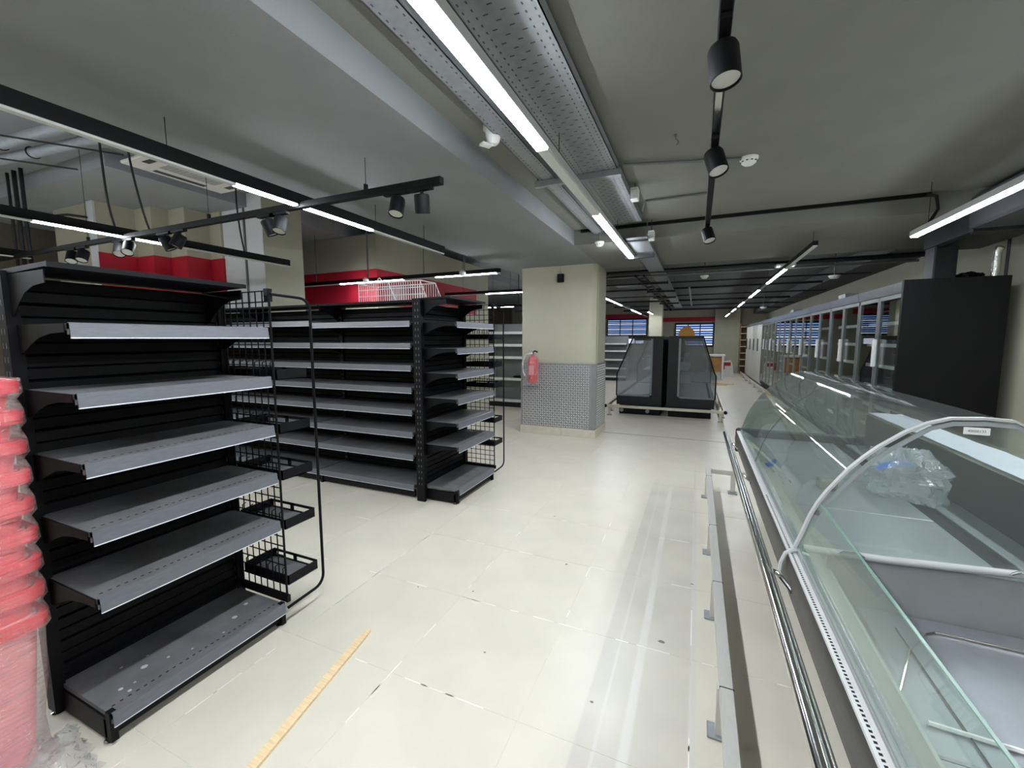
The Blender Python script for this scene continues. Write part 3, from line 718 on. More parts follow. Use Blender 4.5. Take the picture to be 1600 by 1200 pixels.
# sticker on the side glass
st = cpart(MB().bbox(.752, YN-0.0055, 1.160, .812, YN-0.0032, 1.182, 0.0008), 'sticker', WHITEP)
fc = bpy.data.curves.new('sticker_text', 'FONT'); fc.body = '40000135'; fc.size = 0.0105; fc.align_x = 'CENTER'; fc.align_y = 'CENTER'
to = bpy.data.objects.new('sticker_text', fc); COL.objects.link(to)
tm = bpy.data.meshes.new_from_object(to); bpy.data.objects.remove(to)
tm.materials.clear(); tm.materials.append(INK)
tob = bpy.data.objects.new('sticker_text', tm); COL.objects.link(tob); tob.rotation_euler = (PI/2, 0, 0)
place(tob, (.782, YN-0.0058, 1.171), st)
cpart(MB().lathe([(0.011, 0), (0.011, 0.001)], (.369, YN-0.05, .7185), (0.2, 0, 1), 14), 'round_sticker', mat('mint_sticker', (200, 226, 214), 0.4))

# bag left on the deck
def crumple(name, cx, cy, cz, sx, sy, sz, m, label, n=18, seed=3):
    rnd = random.Random(seed); mb = MB()
    for i in range(n+1):
        th = PI*i/n
        for j in range(n*2):
            ph = 2*PI*j/(n*2)
            k = 1+0.28*math.sin(3*ph+5*th)*math.sin(2*th+seed)+0.16*rnd.uniform(-1, 1)
            z = math.cos(th)*k
            mb.v.append((cx+sx*math.sin(th)*math.cos(ph)*k, cy+sy*math.sin(th)*math.sin(ph)*k, max(cz+sz*z, cz-sz*0.55)))
    for i in range(n):
        for j in range(n*2): mb.f.append((i*n*2+j, i*n*2+(j+1) % (n*2), (i+1)*n*2+(j+1) % (n*2), (i+1)*n*2+j))
    return mb.build(name, m, None, smooth=True, label=label, cat='plastic bag')
bg = crumple('plastic_bag', .99, 2.72, .737, .14, .19, .14, BAGDECK, 'crumpled clear plastic bag with blue print inside the curved glass counter')
MB().ribbon([(.86, .79), (.93, .825), (1.0, .83)], 'y', 2.62, 2.70, 0.003).build('blue_print', BLUE, bg)
crumple('plastic_bag', 1.08, 3.12, .70, .08, .12, .07, BAGDECK, 'smaller clear plastic bag behind the blue printed bag in the counter', seed=9)
MB().bbox(.62, 2.62, .663, .70, 2.70, .71, 0.006).build('small_box', mat('grey_box', (120, 118, 114), 0.6), label='small grey box on the steel deck under the curved glass', cat='box')
MB().tube([(.40, 2.80, .715), (.43, 2.82, .72), (.445, 2.85, .735)], 0.012, 8).build('blue_tape', BLUE, label='scrap of blue tape stuck at the middle glass joint', cat='tape')

# floor bumper in front of the counter
def floor_bumper(label, x, y0, y1, h, legs, ret=None, w=0.045):
    g = thing('floor_bumper', (x, (y0+y1)/2, 0), label, 'bumper rail')
    segs = [y0]+[l for l in legs if y0 < l < y1 and False]+[y1]
    MB().bbox(x-w/2, y0, h-w, x+w/2, y1, h, 0.003).build('rail', RAILSTEEL, g)
    for ly in legs:
        lg = MB().box(x-0.028, ly-0.02, 0.01, x-0.004, ly+0.02, h-w*0.6).build('leg', RAILSTEEL, g)
        MB().bbox(x-0.055, ly-0.035, 0, x+0.03, ly+0.035, 0.012, 0.003).build('foot_plate', GALV, lg)
        B(x-w/2-0.001, ly-0.04, h-0.012, x+w/2+0.001, ly-0.036, h+0.0006).build('rail_joint', SOFTBLACK, g)
    if ret:
        MB().bbox(x+w/2+0.004, ret[0]-w/2, h-w, ret[1], ret[0]+w/2, h, 0.003).build('return_rail', RAILSTEEL, g)
        lg = MB().box(ret[2]-0.02, ret[0]-0.012, 0.01, ret[2]+0.02, ret[0]+0.012, h-w).build('leg', RAILSTEEL, g)
        MB().bbox(ret[2]-0.04, ret[0]-0.04, 0, ret[2]+0.04, ret[0]+0.04, 0.012, 0.003).build('foot_plate', GALV, lg)
    return g
floor_bumper('square steel bumper rail on the floor along the deli counter', 0.145, -0.4, 4.38, 0.22, [0.9, 1.6, 2.32, 3.04, 4.15], ret=(4.36, 0.9, 0.36))

# ------------------------------------------------------------------ glass-door freezers on the right
FX0, FX1, FH = 1.80, 2.50, 1.955
WHITEFR = mat('freezer_grey_inside', (120, 124, 124), 0.5)
FRAME = mat('door_frame_alu', (140, 146, 146), 0.35, 0.6)
HEAD = mat('freezer_header', (170, 174, 176), 0.25, 0.85, var=0.1, scale=4)
def freezer(y0, label):
    y1 = y0+1.2
    g = thing('glass_door_freezer', ((FX0+FX1)/2, (y0+y1)/2, 0), label, 'freezer', 'glass door freezers along the right wall')
    MB().box(FX1-0.04, y0, 0.1, FX1, y1, FH).box(FX0+0.02, y0, 0.1, FX1, y1, 0.28).box(FX0+0.02, y0, 1.90, FX1, y1, FH).box(FX0+0.02, y0, 0.1, FX1, y0+0.012, FH).box(FX0+0.02, y1-0.012, 0.1, FX1, y1, FH).build('cabinet', FRZBLACK, g)
    B(FX0+0.06, y0, 0, FX1, y1, 0.1).build('plinth', SOFTBLACK, g)
    MB().prism([(FX0-0.02, 1.89), (FX0-0.035, FH+0.03), (FX0+0.05, FH+0.035), (FX0+0.05, 1.89)], 'y', y0+0.001, y1-0.001).build('header', HEAD, g)
    for k in range(6):
        s = B(FX0+0.1, y0+0.015, 0.42+k*0.235, FX1-0.05, y1-0.015, 0.432+k*0.235).build('shelf', WHITEFR, g)
        B(FX0+0.088, y0+0.015, 0.415+k*0.235, FX0+0.1, y1-0.015, 0.452+k*0.235).build('shelf_front', WHITESHELF, s)
    for d in (0, 1):
        a, b = y0+0.004+0.6*d, y0+0.596+0.6*d
        fr = MB().box(FX0-0.01, a, 0.2, FX0+0.02, a+0.035, 1.885).box(FX0-0.01, b-0.035, 0.2, FX0+0.02, b, 1.885).box(FX0-0.01, a, 0.2, FX0+0.02, b, 0.24).box(FX0-0.01, a, 1.845, FX0+0.02, b, 1.885)
        do = fr.build('door', FRAME, g)
        B(FX0-0.002, a+0.035, 0.24, FX0+0.006, b-0.035, 1.845).build('pane', DOORGLASS, do)
        if d == 0: MB().bbox(FX0-0.05, b-0.05, 1.14, FX0-0.01, b-0.01, 1.44, 0.01).build('handle', WHITEP, do)
    return g
NFZ = 8
fz = freezer(5.25, 'glass-door freezer nearest the deli counter with a black end panel')
ordw = ['second', 'third', 'fourth', 'fifth', 'sixth', 'seventh', 'eighth']
MB().box(FX0-0.035, 5.205, 0, FX1, 5.245, FH+0.045).build('end_panel', FRZBLACK, fz)
keep = [c for c in fz.children if not c.name.startswith('end_panel')]
for i in range(1, NFZ):
    r = fz.copy(); COL.objects.link(r); dlt = Vector((0, 1.21*i, 0)); r.location = fz.location+dlt; WORG[r.name] = WORG[fz.name]+dlt
    r['label'] = '%s glass-door freezer from the black end panel' % ordw[i-1]
    for ch in keep: copy_tree(ch, dlt, None, r)
CABW = mat('white_cabinet_panel', (206, 205, 196), 0.5)
yc = 5.25+1.21*NFZ+0.02
cw = ['nearest', 'second nearest', 'second farthest', 'farthest']
for i in range(4):
    y0 = yc+i*1.1
    g = thing('tall_cabinet', (2.15, y0+0.55, 0), '%s tall white cabinet of the group beyond the freezers' % cw[i], 'cabinet', 'tall white cabinets')
    B(FX0+0.02, y0, 0.05, FX1, y0+1.09, 1.93).build('body', CABW, g)
    do = MB().bbox(FX0-0.005, y0+0.02, 0.1, FX0+0.018, y0+1.07, 1.9, 0.006).build('door', CABW, g)
    MB().bbox(FX0-0.02, y0+0.75, 1.05, FX0-0.005, y0+0.9, 1.45, 0.004).build('handle', CHARCOAL, do)
    MB().bbox(FX0-0.03, y0, 1.9, FX0+0.05, y0+1.09, 1.98, 0.004).build('header', HEAD, g)
g = floor_bumper('low steel bumper rail on the floor along the freezers', 1.62, 4.9, 19.0, 0.15, [5.2+1.15*i for i in range(12)], w=0.04)
# narrow brown shelf unit at the end of the freezers
su = thing('shelf_unit', (1.85, 20.2, 0), 'narrow brown open shelf unit at the end of the freezer row', 'shelf unit')
SB = mat('brown_board', (150, 124, 98), 0.6)
MB().box(1.62, 19.98, 0, 1.66, 20.4, 2.05).box(2.0, 19.98, 0, 2.04, 20.4, 2.05).box(1.62, 20.36, 0, 2.04, 20.4, 2.05).build('carcass', SB, su)
for k in range(7): B(1.64, 19.95, 0.3+k*0.27, 2.02, 20.38, 0.33+k*0.27).build('shelf', CABW, su)
# small items on the freezer tops
for k, yy in enumerate((7.35, 10.8)):
    MB().bbox(1.86, yy, FH+0.035, 2.02, yy+0.3, FH+0.12, 0.006).build('control_box', GALV, label=('grey control box nearer us on the freezer top', 'grey control box farther along the freezer top')[k], cat='box')

# ------------------------------------------------------------------ island refrigerators
def island(label, sgn, xin, xout, y0, y1, film):
    """sgn +1: open side to +X"""
    g = thing('island_refrigerator', ((xin+xout)/2, (y0+y1)/2, 0), label, 'refrigerator', 'black open refrigerators standing back to back')
    W = abs(xout-xin)
    X = lambda t: xin+sgn*t
    SL = 0.30 if sgn < 0 else 0.245
    P2 = lambda p: (X(p[0]), p[1])
    B(X(0.03), y0+0.05, 0, X(W-0.05), y1-0.05, 0.19).build('plinth', SOFTBLACK, g)
    MB().prism([P2(p) for p in [(0, .19), (W, .19), (W, .36), (W-0.06, .38), (W-0.1, .36), (0.12, .36), (0.12, 1.42), (W-SL, 1.42), (W-SL, 1.5), (0, 1.5)]], 'y', y0+0.02, y1-0.02).build('cabinet', CHARCOAL, g)
    for ya, yb in ((y0, y0+0.02), (y1-0.02, y1)):
        s = MB().prism([P2(p) for p in [(0, .19), (W, .19), (W, .355), (0.18, .355), (0.18, 1.455), (W-SL+.02, 1.455), (W-SL, 1.5), (0, 1.5)]], 'y', ya, yb).build('side_frame', CHARCOAL, g)
        m = MB().prism([P2(p) for p in [(0.18, .355), (W, .355), (W, .78), (W-SL+.015, 1.455), (0.18, 1.455)]], 'y', ya+0.006, ya+0.014).build('side_glass', ISLGLASS, s)
        MB().ribbon([P2(p) for p in ([(0.18, .36), (0.18, 1.452)])], 'y', ya-0.002, ya+0.004, 0.035*(-sgn)).build('glass_border', mat('grey_border', (120, 124, 128), 0.4), s)
        MB().ribbon([P2(p) for p in ([(0.18, .36), (W-0.01, .36)])], 'y', ya-0.002, ya+0.004, 0.03*sgn).build('glass_border', mat('grey_border', (120, 124, 128), 0.4), s)
        MB().tube([(X(W+0.005), ya, .36), (X(W+0.005), ya, .78), (X(W-0.03), ya, .86), (X(W-SL+.01), ya, 1.5)], 0.012, 8).build('edge_rail', SOFTBLACK, s)
    for k, (z, d) in enumerate(((.62, .28), (.86, .24), (1.1, .2))):
        B(X(0.12), y0+0.04, z, X(0.12+d), y1-0.04, z+0.015).build('shelf', GREYSHELF, g)
    B(X(0.13), y0+0.04, .36, X(W-0.1), y1-0.04, .375).build('deck', GREYSHELF, g)
    if film:
        mb = MB(); N = 14
        for i in range(N):
            for j in range(N):
                u, v = i/(N-1), j/(N-1); t = 0.2+(W-0.22-0.3*max(0, (v-.4)/.6))*u
                mb.v.append((X(t), y0-0.012+0.01*random.uniform(-1, 1)-0.006*math.sin(12*u+7*v), .4+1.02*v))
        for i in range(N-1):
            for j in range(N-1): mb.f.append((i*N+j, (i+1)*N+j, (i+1)*N+j+1, i*N+j+1))
        mb.build('loose_film', BAGFILM, g, smooth=True)
    return g
island('left black island refrigerator with film over its side glass', -1, -0.575, -1.40, 8.30, 11.4, True)
island('right black island refrigerator with clear side glass', 1, -0.485, 0.325, 8.30, 11.4, False)
g = thing('floor_bumper', (-0.53, 8.1, 0), 'pale steel bumper frame on the floor around the island refrigerators', 'bumper rail')
PALE = mat('pale_steel', (205, 200, 186), 0.35, 0.5)
for (a_, b_, c_, d_) in ((-1.56, 8.10, 0.50, 8.14), (-1.58, 8.16, -1.54, 11.5), (0.46, 8.16, 0.50, 11.5)):
    MB().bbox(a_, b_, .15, c_, d_, .20, 0.004).build('rail', PALE, g)
for (x, y) in ((-1.5, 8.12), (0.42, 8.12), (-1.56, 8.6), (0.48, 8.6), (-1.56, 10), (0.48, 10)):
    lg = B(x-0.02, y-0.015, 0.005, x+0.02, y+0.015, .15).build('leg', PALE, g)
    MB().bbox(x-0.04, y-0.04, 0, x+0.04, y+0.04, .01, .002).build('foot_plate', GALV, lg)
for x in (-1.575, 0.495): MB().lathe([(0.03, 0), (0.03, 0.04)], (x, 8.075, .175), (0, 1, 0), 12).build('end_cap', SOFTBLACK, g)
for k, x in enumerate((-1.3, -0.82)): MB().lathe([(0.035, 0), (0.035, 0.03)], (x, 8.29, .08), (0, 1, 0), 14).build('castor', GALV, g)
ob = MB().prism([(-0.20+0.155*math.cos(PI*k/14), 1.501+0.19*math.sin(PI*k/14)) for k in range(15)], 'y', 9.0, 9.05)
ob.build('round_board', ORANGE, label='orange half-round board standing on the right island refrigerator', cat='board')

# ------------------------------------------------------------------ far shelving, column and far counters
def grey_shelf(label, x0, x1, y0, depth, H, zs, m=GREYSHELF):
    g = thing('grey_shelving', ((x0+x1)/2, y0+depth/2, 0), label, 'shelving', 'grey gondola shelving')
    B(x0, y0+depth-0.03, 0.05, x1, y0+depth, H).build('back_panel', m, g)
    for x in (x0, x1-0.04): B(x, y0+depth-0.06, 0, x+0.04, y0+depth+0.02, H).build('upright', m, g)
    for z in zs:
        s = B(x0+0.01, y0+0.012, z-0.03, x1-0.01, y0+depth-0.03, z).build('shelf', m, g)
        B(x0+0.005, y0, z-0.045, x1-0.005, y0+0.012, z+0.01).build('shelf_lip', WHITESHELF, s)
    B(x0, y0+0.03, 0, x1, y0+0.05, 0.1).build('kick_plate', CHARCOAL, g)
    return g
gs = grey_shelf('grey shelving with white lips seen between the mesh side and the column', -4.15, -2.75, 8.2, 0.4, 1.78, [0.16, 0.62, 1.08, 1.34, 1.6])
MB().bbox(-3.6, 8.3, .62, -3.2, 8.5, .665, 0.01).build('black_tool', SOFTBLACK, label='dark bundle lying on a grey shelf left of the column', cat='tool')
grey_shelf('far grey shelving right of the column near the blue windows', -3.1, -2.22, 14.9, 0.45, 1.55, [0.16, 0.45, 0.75, 1.05, 1.3])
fc_ = thing('far_column', (-1.22, 14.2, 0), 'distant cream column standing behind the island refrigerators', 'column')
B(-1.42, 14.0, 0, -1.03, 14.4, ZF).build('shaft', CREAM, fc_)
struct('wall_far_return', B(0.66, 20.3, 0, 1.62, YF, ZF), CREAM)
kc = thing('wooden_counter', (0.6, 17.2, 0), 'small counter with brown wooden front and white frame near the far wall', 'counter')
B(0.40, 17.0, 0.28, 0.84, 17.5, 0.78).build('wood_front', PLY, kc)
MB().box(0.34, 16.96, 0.1, 0.40, 17.5, 0.84).box(0.84, 16.96, 0.0, 0.90, 17.5, 0.84).box(0.2, 16.94, 0.82, 0.94, 17.55, 0.88).build('frame', WHITEP, kc)
for x in (0.46, 0.6, 0.75): B(x, 17.1, 0, x+0.06, 17.2, 0.28).build('leg', WHITEP, kc)
sk = thing('cement_sack', (1.08, 18.2, 0), 'white sack with red print leaning near the far wall', 'sack')
MB().prism([(0.92, 0.0), (1.32, 0.0), (1.26, 0.5), (1.2, 0.62), (0.98, 0.58), (0.90, 0.3)], 'y', 18.1, 18.35).build('bag', WHITEP, sk)
B(0.93, 18.09, 0.42, 1.2, 18.0999, 0.55).build('red_print', RED, sk)
B(0.92, 18.09, 0.28, 1.0, 18.0999, 0.42).build('red_print', RED, sk)
for k, (xx, yy, an) in enumerate(((0.55, 14.6, 0.3), (0.75, 15.0, 0.1), (0.6, 15.2, -0.2))):
    c_, s_ = math.cos(an)*0.35, math.sin(an)*0.35
    MB().prism([(xx-c_+0.02*s_, yy-s_-0.04), (xx+c_+0.02, yy+s_-0.04), (xx+c_, yy+s_+0.04), (xx-c_, yy-s_+0.04)], 'z', 0.0005, 0.03).build('scrap_board', WOOD, label=('nearest', 'middle', 'farthest')[k]+' scrap wood board on the floor before the far counter', cat='plank', group='scrap boards')

# ------------------------------------------------------------------ lamps
def linear_light(label, axis, c, z, a0, a1, lit, m=LED, wdt=0.045, hgt=0.05, cables=(), body=SOFTBLACK):
    def bx(a, b, w0, w1, z0, z1):
        return B(c+w0, a, z0, c+w1, b, z1) if axis == 'y' else B(a, c+w0, z0, b, c+w1, z1)
    mid = (a0+a1)/2
    g = thing('linear_light', (c, mid, z) if axis == 'y' else (mid, c, z), label, 'light', 'suspended linear lights')
    h = wdt/2
    bx(a0, a1, -h, h, z+0.008, z+hgt).build('housing', body, g)
    cur = a0+0.004; k = 0
    for (s, e) in lit:
        if s > cur+0.02: bx(cur, s, -h+0.005, h-0.005, z-0.003, z+0.0075).build('diffuser', LEDOFF, g)
        bx(s, e, -h+0.005, h-0.005, z-0.003, z+0.0075).build('lit_diffuser', m, g); cur = e
    if cur < a1-0.03: bx(cur, a1-0.004, -h+0.005, h-0.005, z-0.003, z+0.0075).build('diffuser', LEDOFF, g)
    for (p, zt) in cables:
        q = (c, p) if axis == 'y' else (p, c)
        MB().tube([(q[0], q[1], z+hgt), (q[0], q[1], zt)], 0.0025, 5).build('suspension_wire', CABLE, g)
    return g
ZL_ = 2.30
linear_light('long bright linear light overhead beside the cable tray', 'y', -0.757, 2.40, -1.2, 5.28, [(-1.0, 2.12), (3.36, 5.26)], m=LEDMAIN, wdt=0.066, cables=[(0.4, 2.60), (2.4, 2.60), (4.3, 2.60)], body=LIGHTGREY)
linear_light('linear light running over the nearest shelf unit at left', 'y', -2.38, ZL_, -1.0, 3.72, [(-0.8, 0.3), (1.62, 2.01), (2.07, 2.70)], hgt=0.075, cables=[(1.3, ZS), (2.75, ZS), (3.4, ZS)])
linear_light('linear light crossing above the far left aisle', 'y', -4.42, ZL_, -1.0, 3.60, [(0.2, 0.6), (1.50, 2.02), (2.09, 2.42)], hgt=0.075)
linear_light('linear light at the right edge near the freezer top', 'y', 1.64, ZL_, -1.0, 4.74, [(-0.8, 4.73)], wdt=0.055, cables=[(4.5, ZC), (2.6, ZC)], body=LIGHTGREY)
linear_light('row of linear lights leading to the far wall on the right', 'y', 1.02, 2.35, 5.08, 19.8, [(6.6, 8.2), (9.2, 10.8), (12.0, 13.6), (14.6, 16.2), (17.2, 19.4)], m=LEDFAR, cables=[(5.2, ZS), (8.2, ZF), (12, ZF)])
lb = linear_light('linear light across the aisle behind the wire basket', 'x', 5.05, ZL_, -6.6, -2.37, [(-5.1, -3.9), (-3.35, -2.42)], hgt=0.06)
linear_light('linear light across the aisle seen just left of the column', 'x', 7.25, ZL_, -4.6, -2.5, [(-3.7, -2.6)], m=LEDFAR, hgt=0.06, cables=[(-4.2, ZL), (-3.2, ZL)])
linear_light('distant linear light across the far left aisle', 'x', 10.4, ZL_, -7.5, -2.8, [(-6.0, -3.0)], m=LEDFAR, hgt=0.06, cables=[(-5.1, ZL), (-3.5, ZL)])
linear_light('linear light behind the column leading to the windows', 'y', -1.82, ZL_, 7.6, 17.5, [(8.6, 11.2), (13.0, 15.2)], m=LEDFAR, cables=[(9, ZF), (14, ZF)])
linear_light('short linear light in front of the distant column', 'y', -1.3, ZL_-0.1, 12.4, 13.9, [(12.5, 13.8)], m=LEDFAR, cables=[(12.8, ZF), (13.6, ZF)])
linear_light('farthest left linear light low at the left edge', 'y', -6.45, ZL_, -1.0, 2.15, [(-0.8, 1.35)], m=LEDMAIN, hgt=0.075, cables=[(0.2, ZL), (1.3, ZL)])
linear_light('unseen linear light added to brighten the left bay', 'x', 0.2, ZL_+0.14, -7.6, -3.0, [(-7.4, -3.2)], m=LEDMAIN, hgt=0.06, cables=[(-7, ZL), (-3.6, ZL)])  # added lamp out of view, brightens the left ceiling and walls
# vertical drop rods and hooks
rods = lb
for x in (-5.6, -4.55, -3.55, -2.9):
    MB().tube([(x, 5.05, 2.36), (x, 5.05, ZL if x > -5.2 else 3.09)], 0.012 if x in (-4.55, -2.9) else 0.006, 6).build('rod', PIPE, rods)
    if x in (-4.55, -2.9): MB().lathe([(0.012, 0), (0.04, 0.01), (0.045, 0.05), (0.02, 0.07)], (x, 5.0, 2.29), n=10).build('rod_clip', WHITEP, rods)
# hanging cables on the far left light
for k, (x, y, dx) in enumerate(((-4.42, 1.93, 0.03), (-4.45, 2.2, 0.06), (-4.42, 3.02, 0.02))):
    L = []
    for i in range(10):
        t = i/9; L.append((x+dx*t*t+0.02*math.sin(5*t+k)*t, y-0.1*t*(k == 1)+0.05*(1-t)**4, 2.375+(ZL-2.375)*t))
    MB().tube(L, 0.009, 6).build('hanging_cable', CABLE, smooth=True, label=('nearest', 'middle', 'farthest')[k]+' black cable drooping onto the far left linear light', cat='cable', group='drooping black cables')

def spot(parent, p, aim, r=0.042, h=0.10, track_axis='x'):
    """spot head on a short stem, hanging from point p, lens looking along aim"""
    d = Vector(aim).normalized(); p = Vector(p)
    ad = MB()
    if track_axis == 'x': ad.box(p.x-0.09, p.y-0.015, p.z-0.016, p.x+0.07, p.y+0.015, p.z)
    else: ad.box(p.x-0.015, p.y-0.09, p.z-0.016, p.x+0.015, p.y+0.07, p.z)
    ad.tube([p, p+Vector((0, 0, -0.045))], 0.010, 8)
    a = ad.build('adapter', SOFTBLACK, parent)
    top = p+Vector((0, 0, -0.055))-d*0.02
    hd = MB().lathe([(r*0.25, -0.004), (r*0.92, 0.0), (r, 0.01), (r, h), (r*0.93, h), (r*0.9, h-0.012)], top, d, 20).build('spot_head', SOFTBLACK, a, smooth=True)
    MB().lathe([(r*0.9, h-0.011), (r*0.9, h-0.007)], top, d, 20).build('lens', SPOTOFF, hd)
    return a
t1 = thing('spot_track', (-4.2, 2.04, 2.30), 'black spotlight track crossing under the left linear lights', 'track light', 'spotlight tracks')
MB().bbox(-8.2, 2.02, 2.285, -1.30, 2.056, 2.325, 0.003).build('track', SOFTBLACK, t1)
for x, zt in ((-1.83, ZS), (-3.3, 3.01), (-5.0, ZL)):
    MB().tube([(x, 2.04, 2.325), (x, 2.04, zt)], 0.002, 5).build('suspension_wire', CABLE, t1)
    B(x-0.008, 2.03, 2.32, x+0.008, 2.05, 2.36).build('hanger', SOFTBLACK, t1)
for (x, aim) in ((-1.60, (0.05, -0.35, -1)), (-1.435, (-0.12, 0.25, -1)), (-2.68, (0.25, 0.35, -1)), (-2.555, (0.1, -0.35, -1)),
                 (-3.85, (0.25, 0.4, -1)), (-3.66, (-0.25, -0.4, -1)), (-4.50, (0.5, -0.4, -1)), (-4.36, (0.5, -0.5, -1)), (-5.3, (0.5, -0.4, -1)), (-5.1, (0.3, -0.4, -1))):
    spot(t1, (x, 2.038, 2.285), aim)
t2 = thing('spot_track', (0.035, 1.5, 2.33), 'black spotlight track with three spots over the main aisle', 'track light', 'spotlight tracks')
MB().bbox(0.017, -0.6, 2.31, 0.053, 4.0, 2.345, 0.003).build('track', SOFTBLACK, t2)
for y in (0.9, 2.3, 3.3): MB().tube([(0.035, y, 2.345), (0.035, y, ZC)], 0.002, 5).build('suspension_wire', CABLE, t2)
B(0.024, 1.72, 2.3075, 0.046, 2.05, 2.3105).build('chrome_joint', CHROME, t2)
for (y, aim) in ((1.43, (0.12, -0.15, -1)), (2.17, (0.28, -0.3, -1)), (3.62, (0.28, -0.35, -1))): spot(t2, (0.035, y, 2.31), aim, track_axis='y')

# ------------------------------------------------------------------ ceiling services
def tray(label, x0, x1, z, y0, y1, slots=True, hgt=0.05):
    g = thing('cable_tray', ((x0+x1)/2, (y0+y1)/2, z), label, 'cable tray')
    MB().box(x0, y0, z, x1, y1, z+0.004).box(x0, y0, z, x0+0.004, y1, z+hgt).box(x1-0.004, y0, z, x1, y1, z+hgt).build('tray', GALV, g)
    if slots:
        hb = MB(); y = max(y0, 0.9)
        while y < min(y1, 5.0):
            n = int((x1-x0-0.03)/0.03)
            for i in range(n):
                x = x0+0.02+i*(x1-x0-0.04)/max(1, n-1)
                if i in (0, 1, n-1, n-2): hb.box(x-0.003, y, z-0.0008, x+0.003, y+0.012, z+0.0002)
                elif i % 2 == int(y/0.04) % 2: hb.box(x-0.010, y, z-0.0008, x+0.010, y+0.005, z+0.0002)
            y += 0.04
        hb.build('slots', mat('slot_shade', (74, 78, 84), 0.8), g, kind='stuff')
    return g
tray('wide perforated cable tray beside the long bright light', -0.83, -0.545, 2.60, -1.2, 4.45)
tray('narrow perforated cable tray along the dropped beam', -1.10, -0.985, 2.60, -1.2, 4.80)
tray('cable tray continuing under the cross beam to the far end', -0.715, -0.50, 2.46, 4.5, 15.0, slots=False, hgt=0.03)
ld = thing('cable_ladder', (-0.9, 10, 2.42), 'black cable ladder running beside the far cable tray', 'cable tray')
for x in (-0.93, -0.81): MB().tube([(x, 7.0, 2.43), (x, 16, 2.43)], 0.018, 6).build('rail', SOFTBLACK, ld)
for i in range(20): B(-0.93, 7.2+i*0.45, 2.42, -0.81, 7.24+i*0.45, 2.44).build('rung', SOFTBLACK, ld)
sup = ['first', 'second', 'third', 'fourth', 'fifth', 'sixth', 'seventh']
for k, (y, z, a_, b_) in enumerate(((3.05, 2.57, -1.14, -0.52), (4.62, 2.46, -0.85, -0.5), (5.3, 2.41, -0.83, -0.5), (7.9, 2.41, -1.0, -0.5), (9.3, 2.41, -1.0, -0.45), (10.7, 2.41, -1.0, -0.5), (12.5, 2.41, -1.0, -0.5))):
    g = thing('tray_support', ((a_+b_)/2, y, z), '%s strut channel under the cable tray counted from us' % sup[k], 'bracket', 'strut channels under the cable tray')
    MB().box(a_, y-0.02, z-0.012, b_, y+0.02, z+0.028).build('channel', GALV if k < 1 else CHARCOAL, g)
    for x in (a_+0.015, b_-0.015): MB().tube([(x, y, z), (x, y, ZS if 4.82 < y < 6.6 else (ZF if y > 6.6 else ZC))], 0.004, 6).build('threaded_rod', PIPE, g)
# pipes across
def pipe(label, pts, r, m=PIPE, name='pipe', cat='pipe'): return MB().tube(pts, r, 8).build(name, m, smooth=True, label=label, cat=cat)
pipe('thin conduit on the ceiling leading to the smoke detector', [(-0.52, 3.12, 2.65), (0.22, 3.36, 2.655)], 0.011, name='conduit')
pipe('thin bent conduit on the ceiling before the cross beam', [(-0.5, 4.1, 2.60), (-0.47, 4.02, 2.655), (0.05, 4.02, 2.655)], 0.011, name='conduit')
pipe('dark pipe running across just beyond the cross beam', [(-2.4, 6.85, 2.47), (2.55, 6.85, 2.47)], 0.03, CHARCOAL)
pipe('thinner grey pipe running across beyond the dark pipe', [(-2.4, 7.15, 2.44), (2.55, 7.15, 2.44)], 0.016, PIPE)
for k, (yy, zz, rr) in enumerate(((8.6, 2.5, .014), (9.8, 2.52, .02), (11.2, 2.5, .014), (12.9, 2.52, .025), (14.5, 2.5, .02), (16.5, 2.5, .03))):
    pipe('%s dark pipe crossing the far ceiling' % sup[k], [(-2.6, yy, zz), (2.5, yy, zz)], rr, CHARCOAL)
pipe('slanting grey pipe under the far ceiling at the middle', [(-0.2, 9.4, 2.5), (-0.2, 14, 2.45)], 0.02, PIPE)
B(-1.75, 8.9, 2.55, -1.1, 9.5, 2.7).build('air_duct', DARKCEIL, label='flat grey air duct hanging behind the column', cat='duct')
# detectors and boxes
def detector(label, x, y, z, r=0.05, drop=0.0, zc=None):
    g = thing('smoke_detector', (x, y, z), label, 'smoke detector', 'white ceiling detectors')
    MB().lathe([(r, 0), (r, -0.012), (r*0.92, -0.02)], (x, y, z), n=20).build('base', WHITEP, g, smooth=True)
    h = MB().lathe([(r*0.85, -0.02), (r*0.8, -0.034), (r*0.5, -0.048), (r*0.3, -0.05)], (x, y, z), n=20).build('head', WHITEP, g, smooth=True)
    sl = MB()
    for k in range(10):
        a = 2*PI*k/10; sl.box(x+r*0.8*math.cos(a)-0.006, y+r*0.8*math.sin(a)-0.006, z-0.031, x+r*0.8*math.cos(a)+0.006, y+r*0.8*math.sin(a)+0.006, z-0.026)
    sl.build('vents', CHARCOAL, h)
    if zc: MB().tube([(x, y, z), (x, y, zc)], 0.008, 6).build('stem', PIPE, g)
    return g
detector('white smoke detector on the ceiling right of the spotlight track', 0.27, 3.40, 2.67, 0.058)
detector('white detector at the end of the narrow cable tray', -1.02, 4.72, 2.50, 0.05, zc=2.67)
detector('white detector beyond the cross beam near the middle', 0.06, 7.3, 2.42, 0.06, zc=ZF)
detector('white detector hanging near the right wall', 1.78, 7.6, 2.36, 0.075, zc=ZF)
detector('distant white detector low over the freezers', 1.5, 12.5, 2.25, 0.075, zc=ZF)
g = thing('alarm_sounder', (-1.13, 2.3, 2.62), 'white round alarm sounder with a square plate beside the bright light', 'alarm')
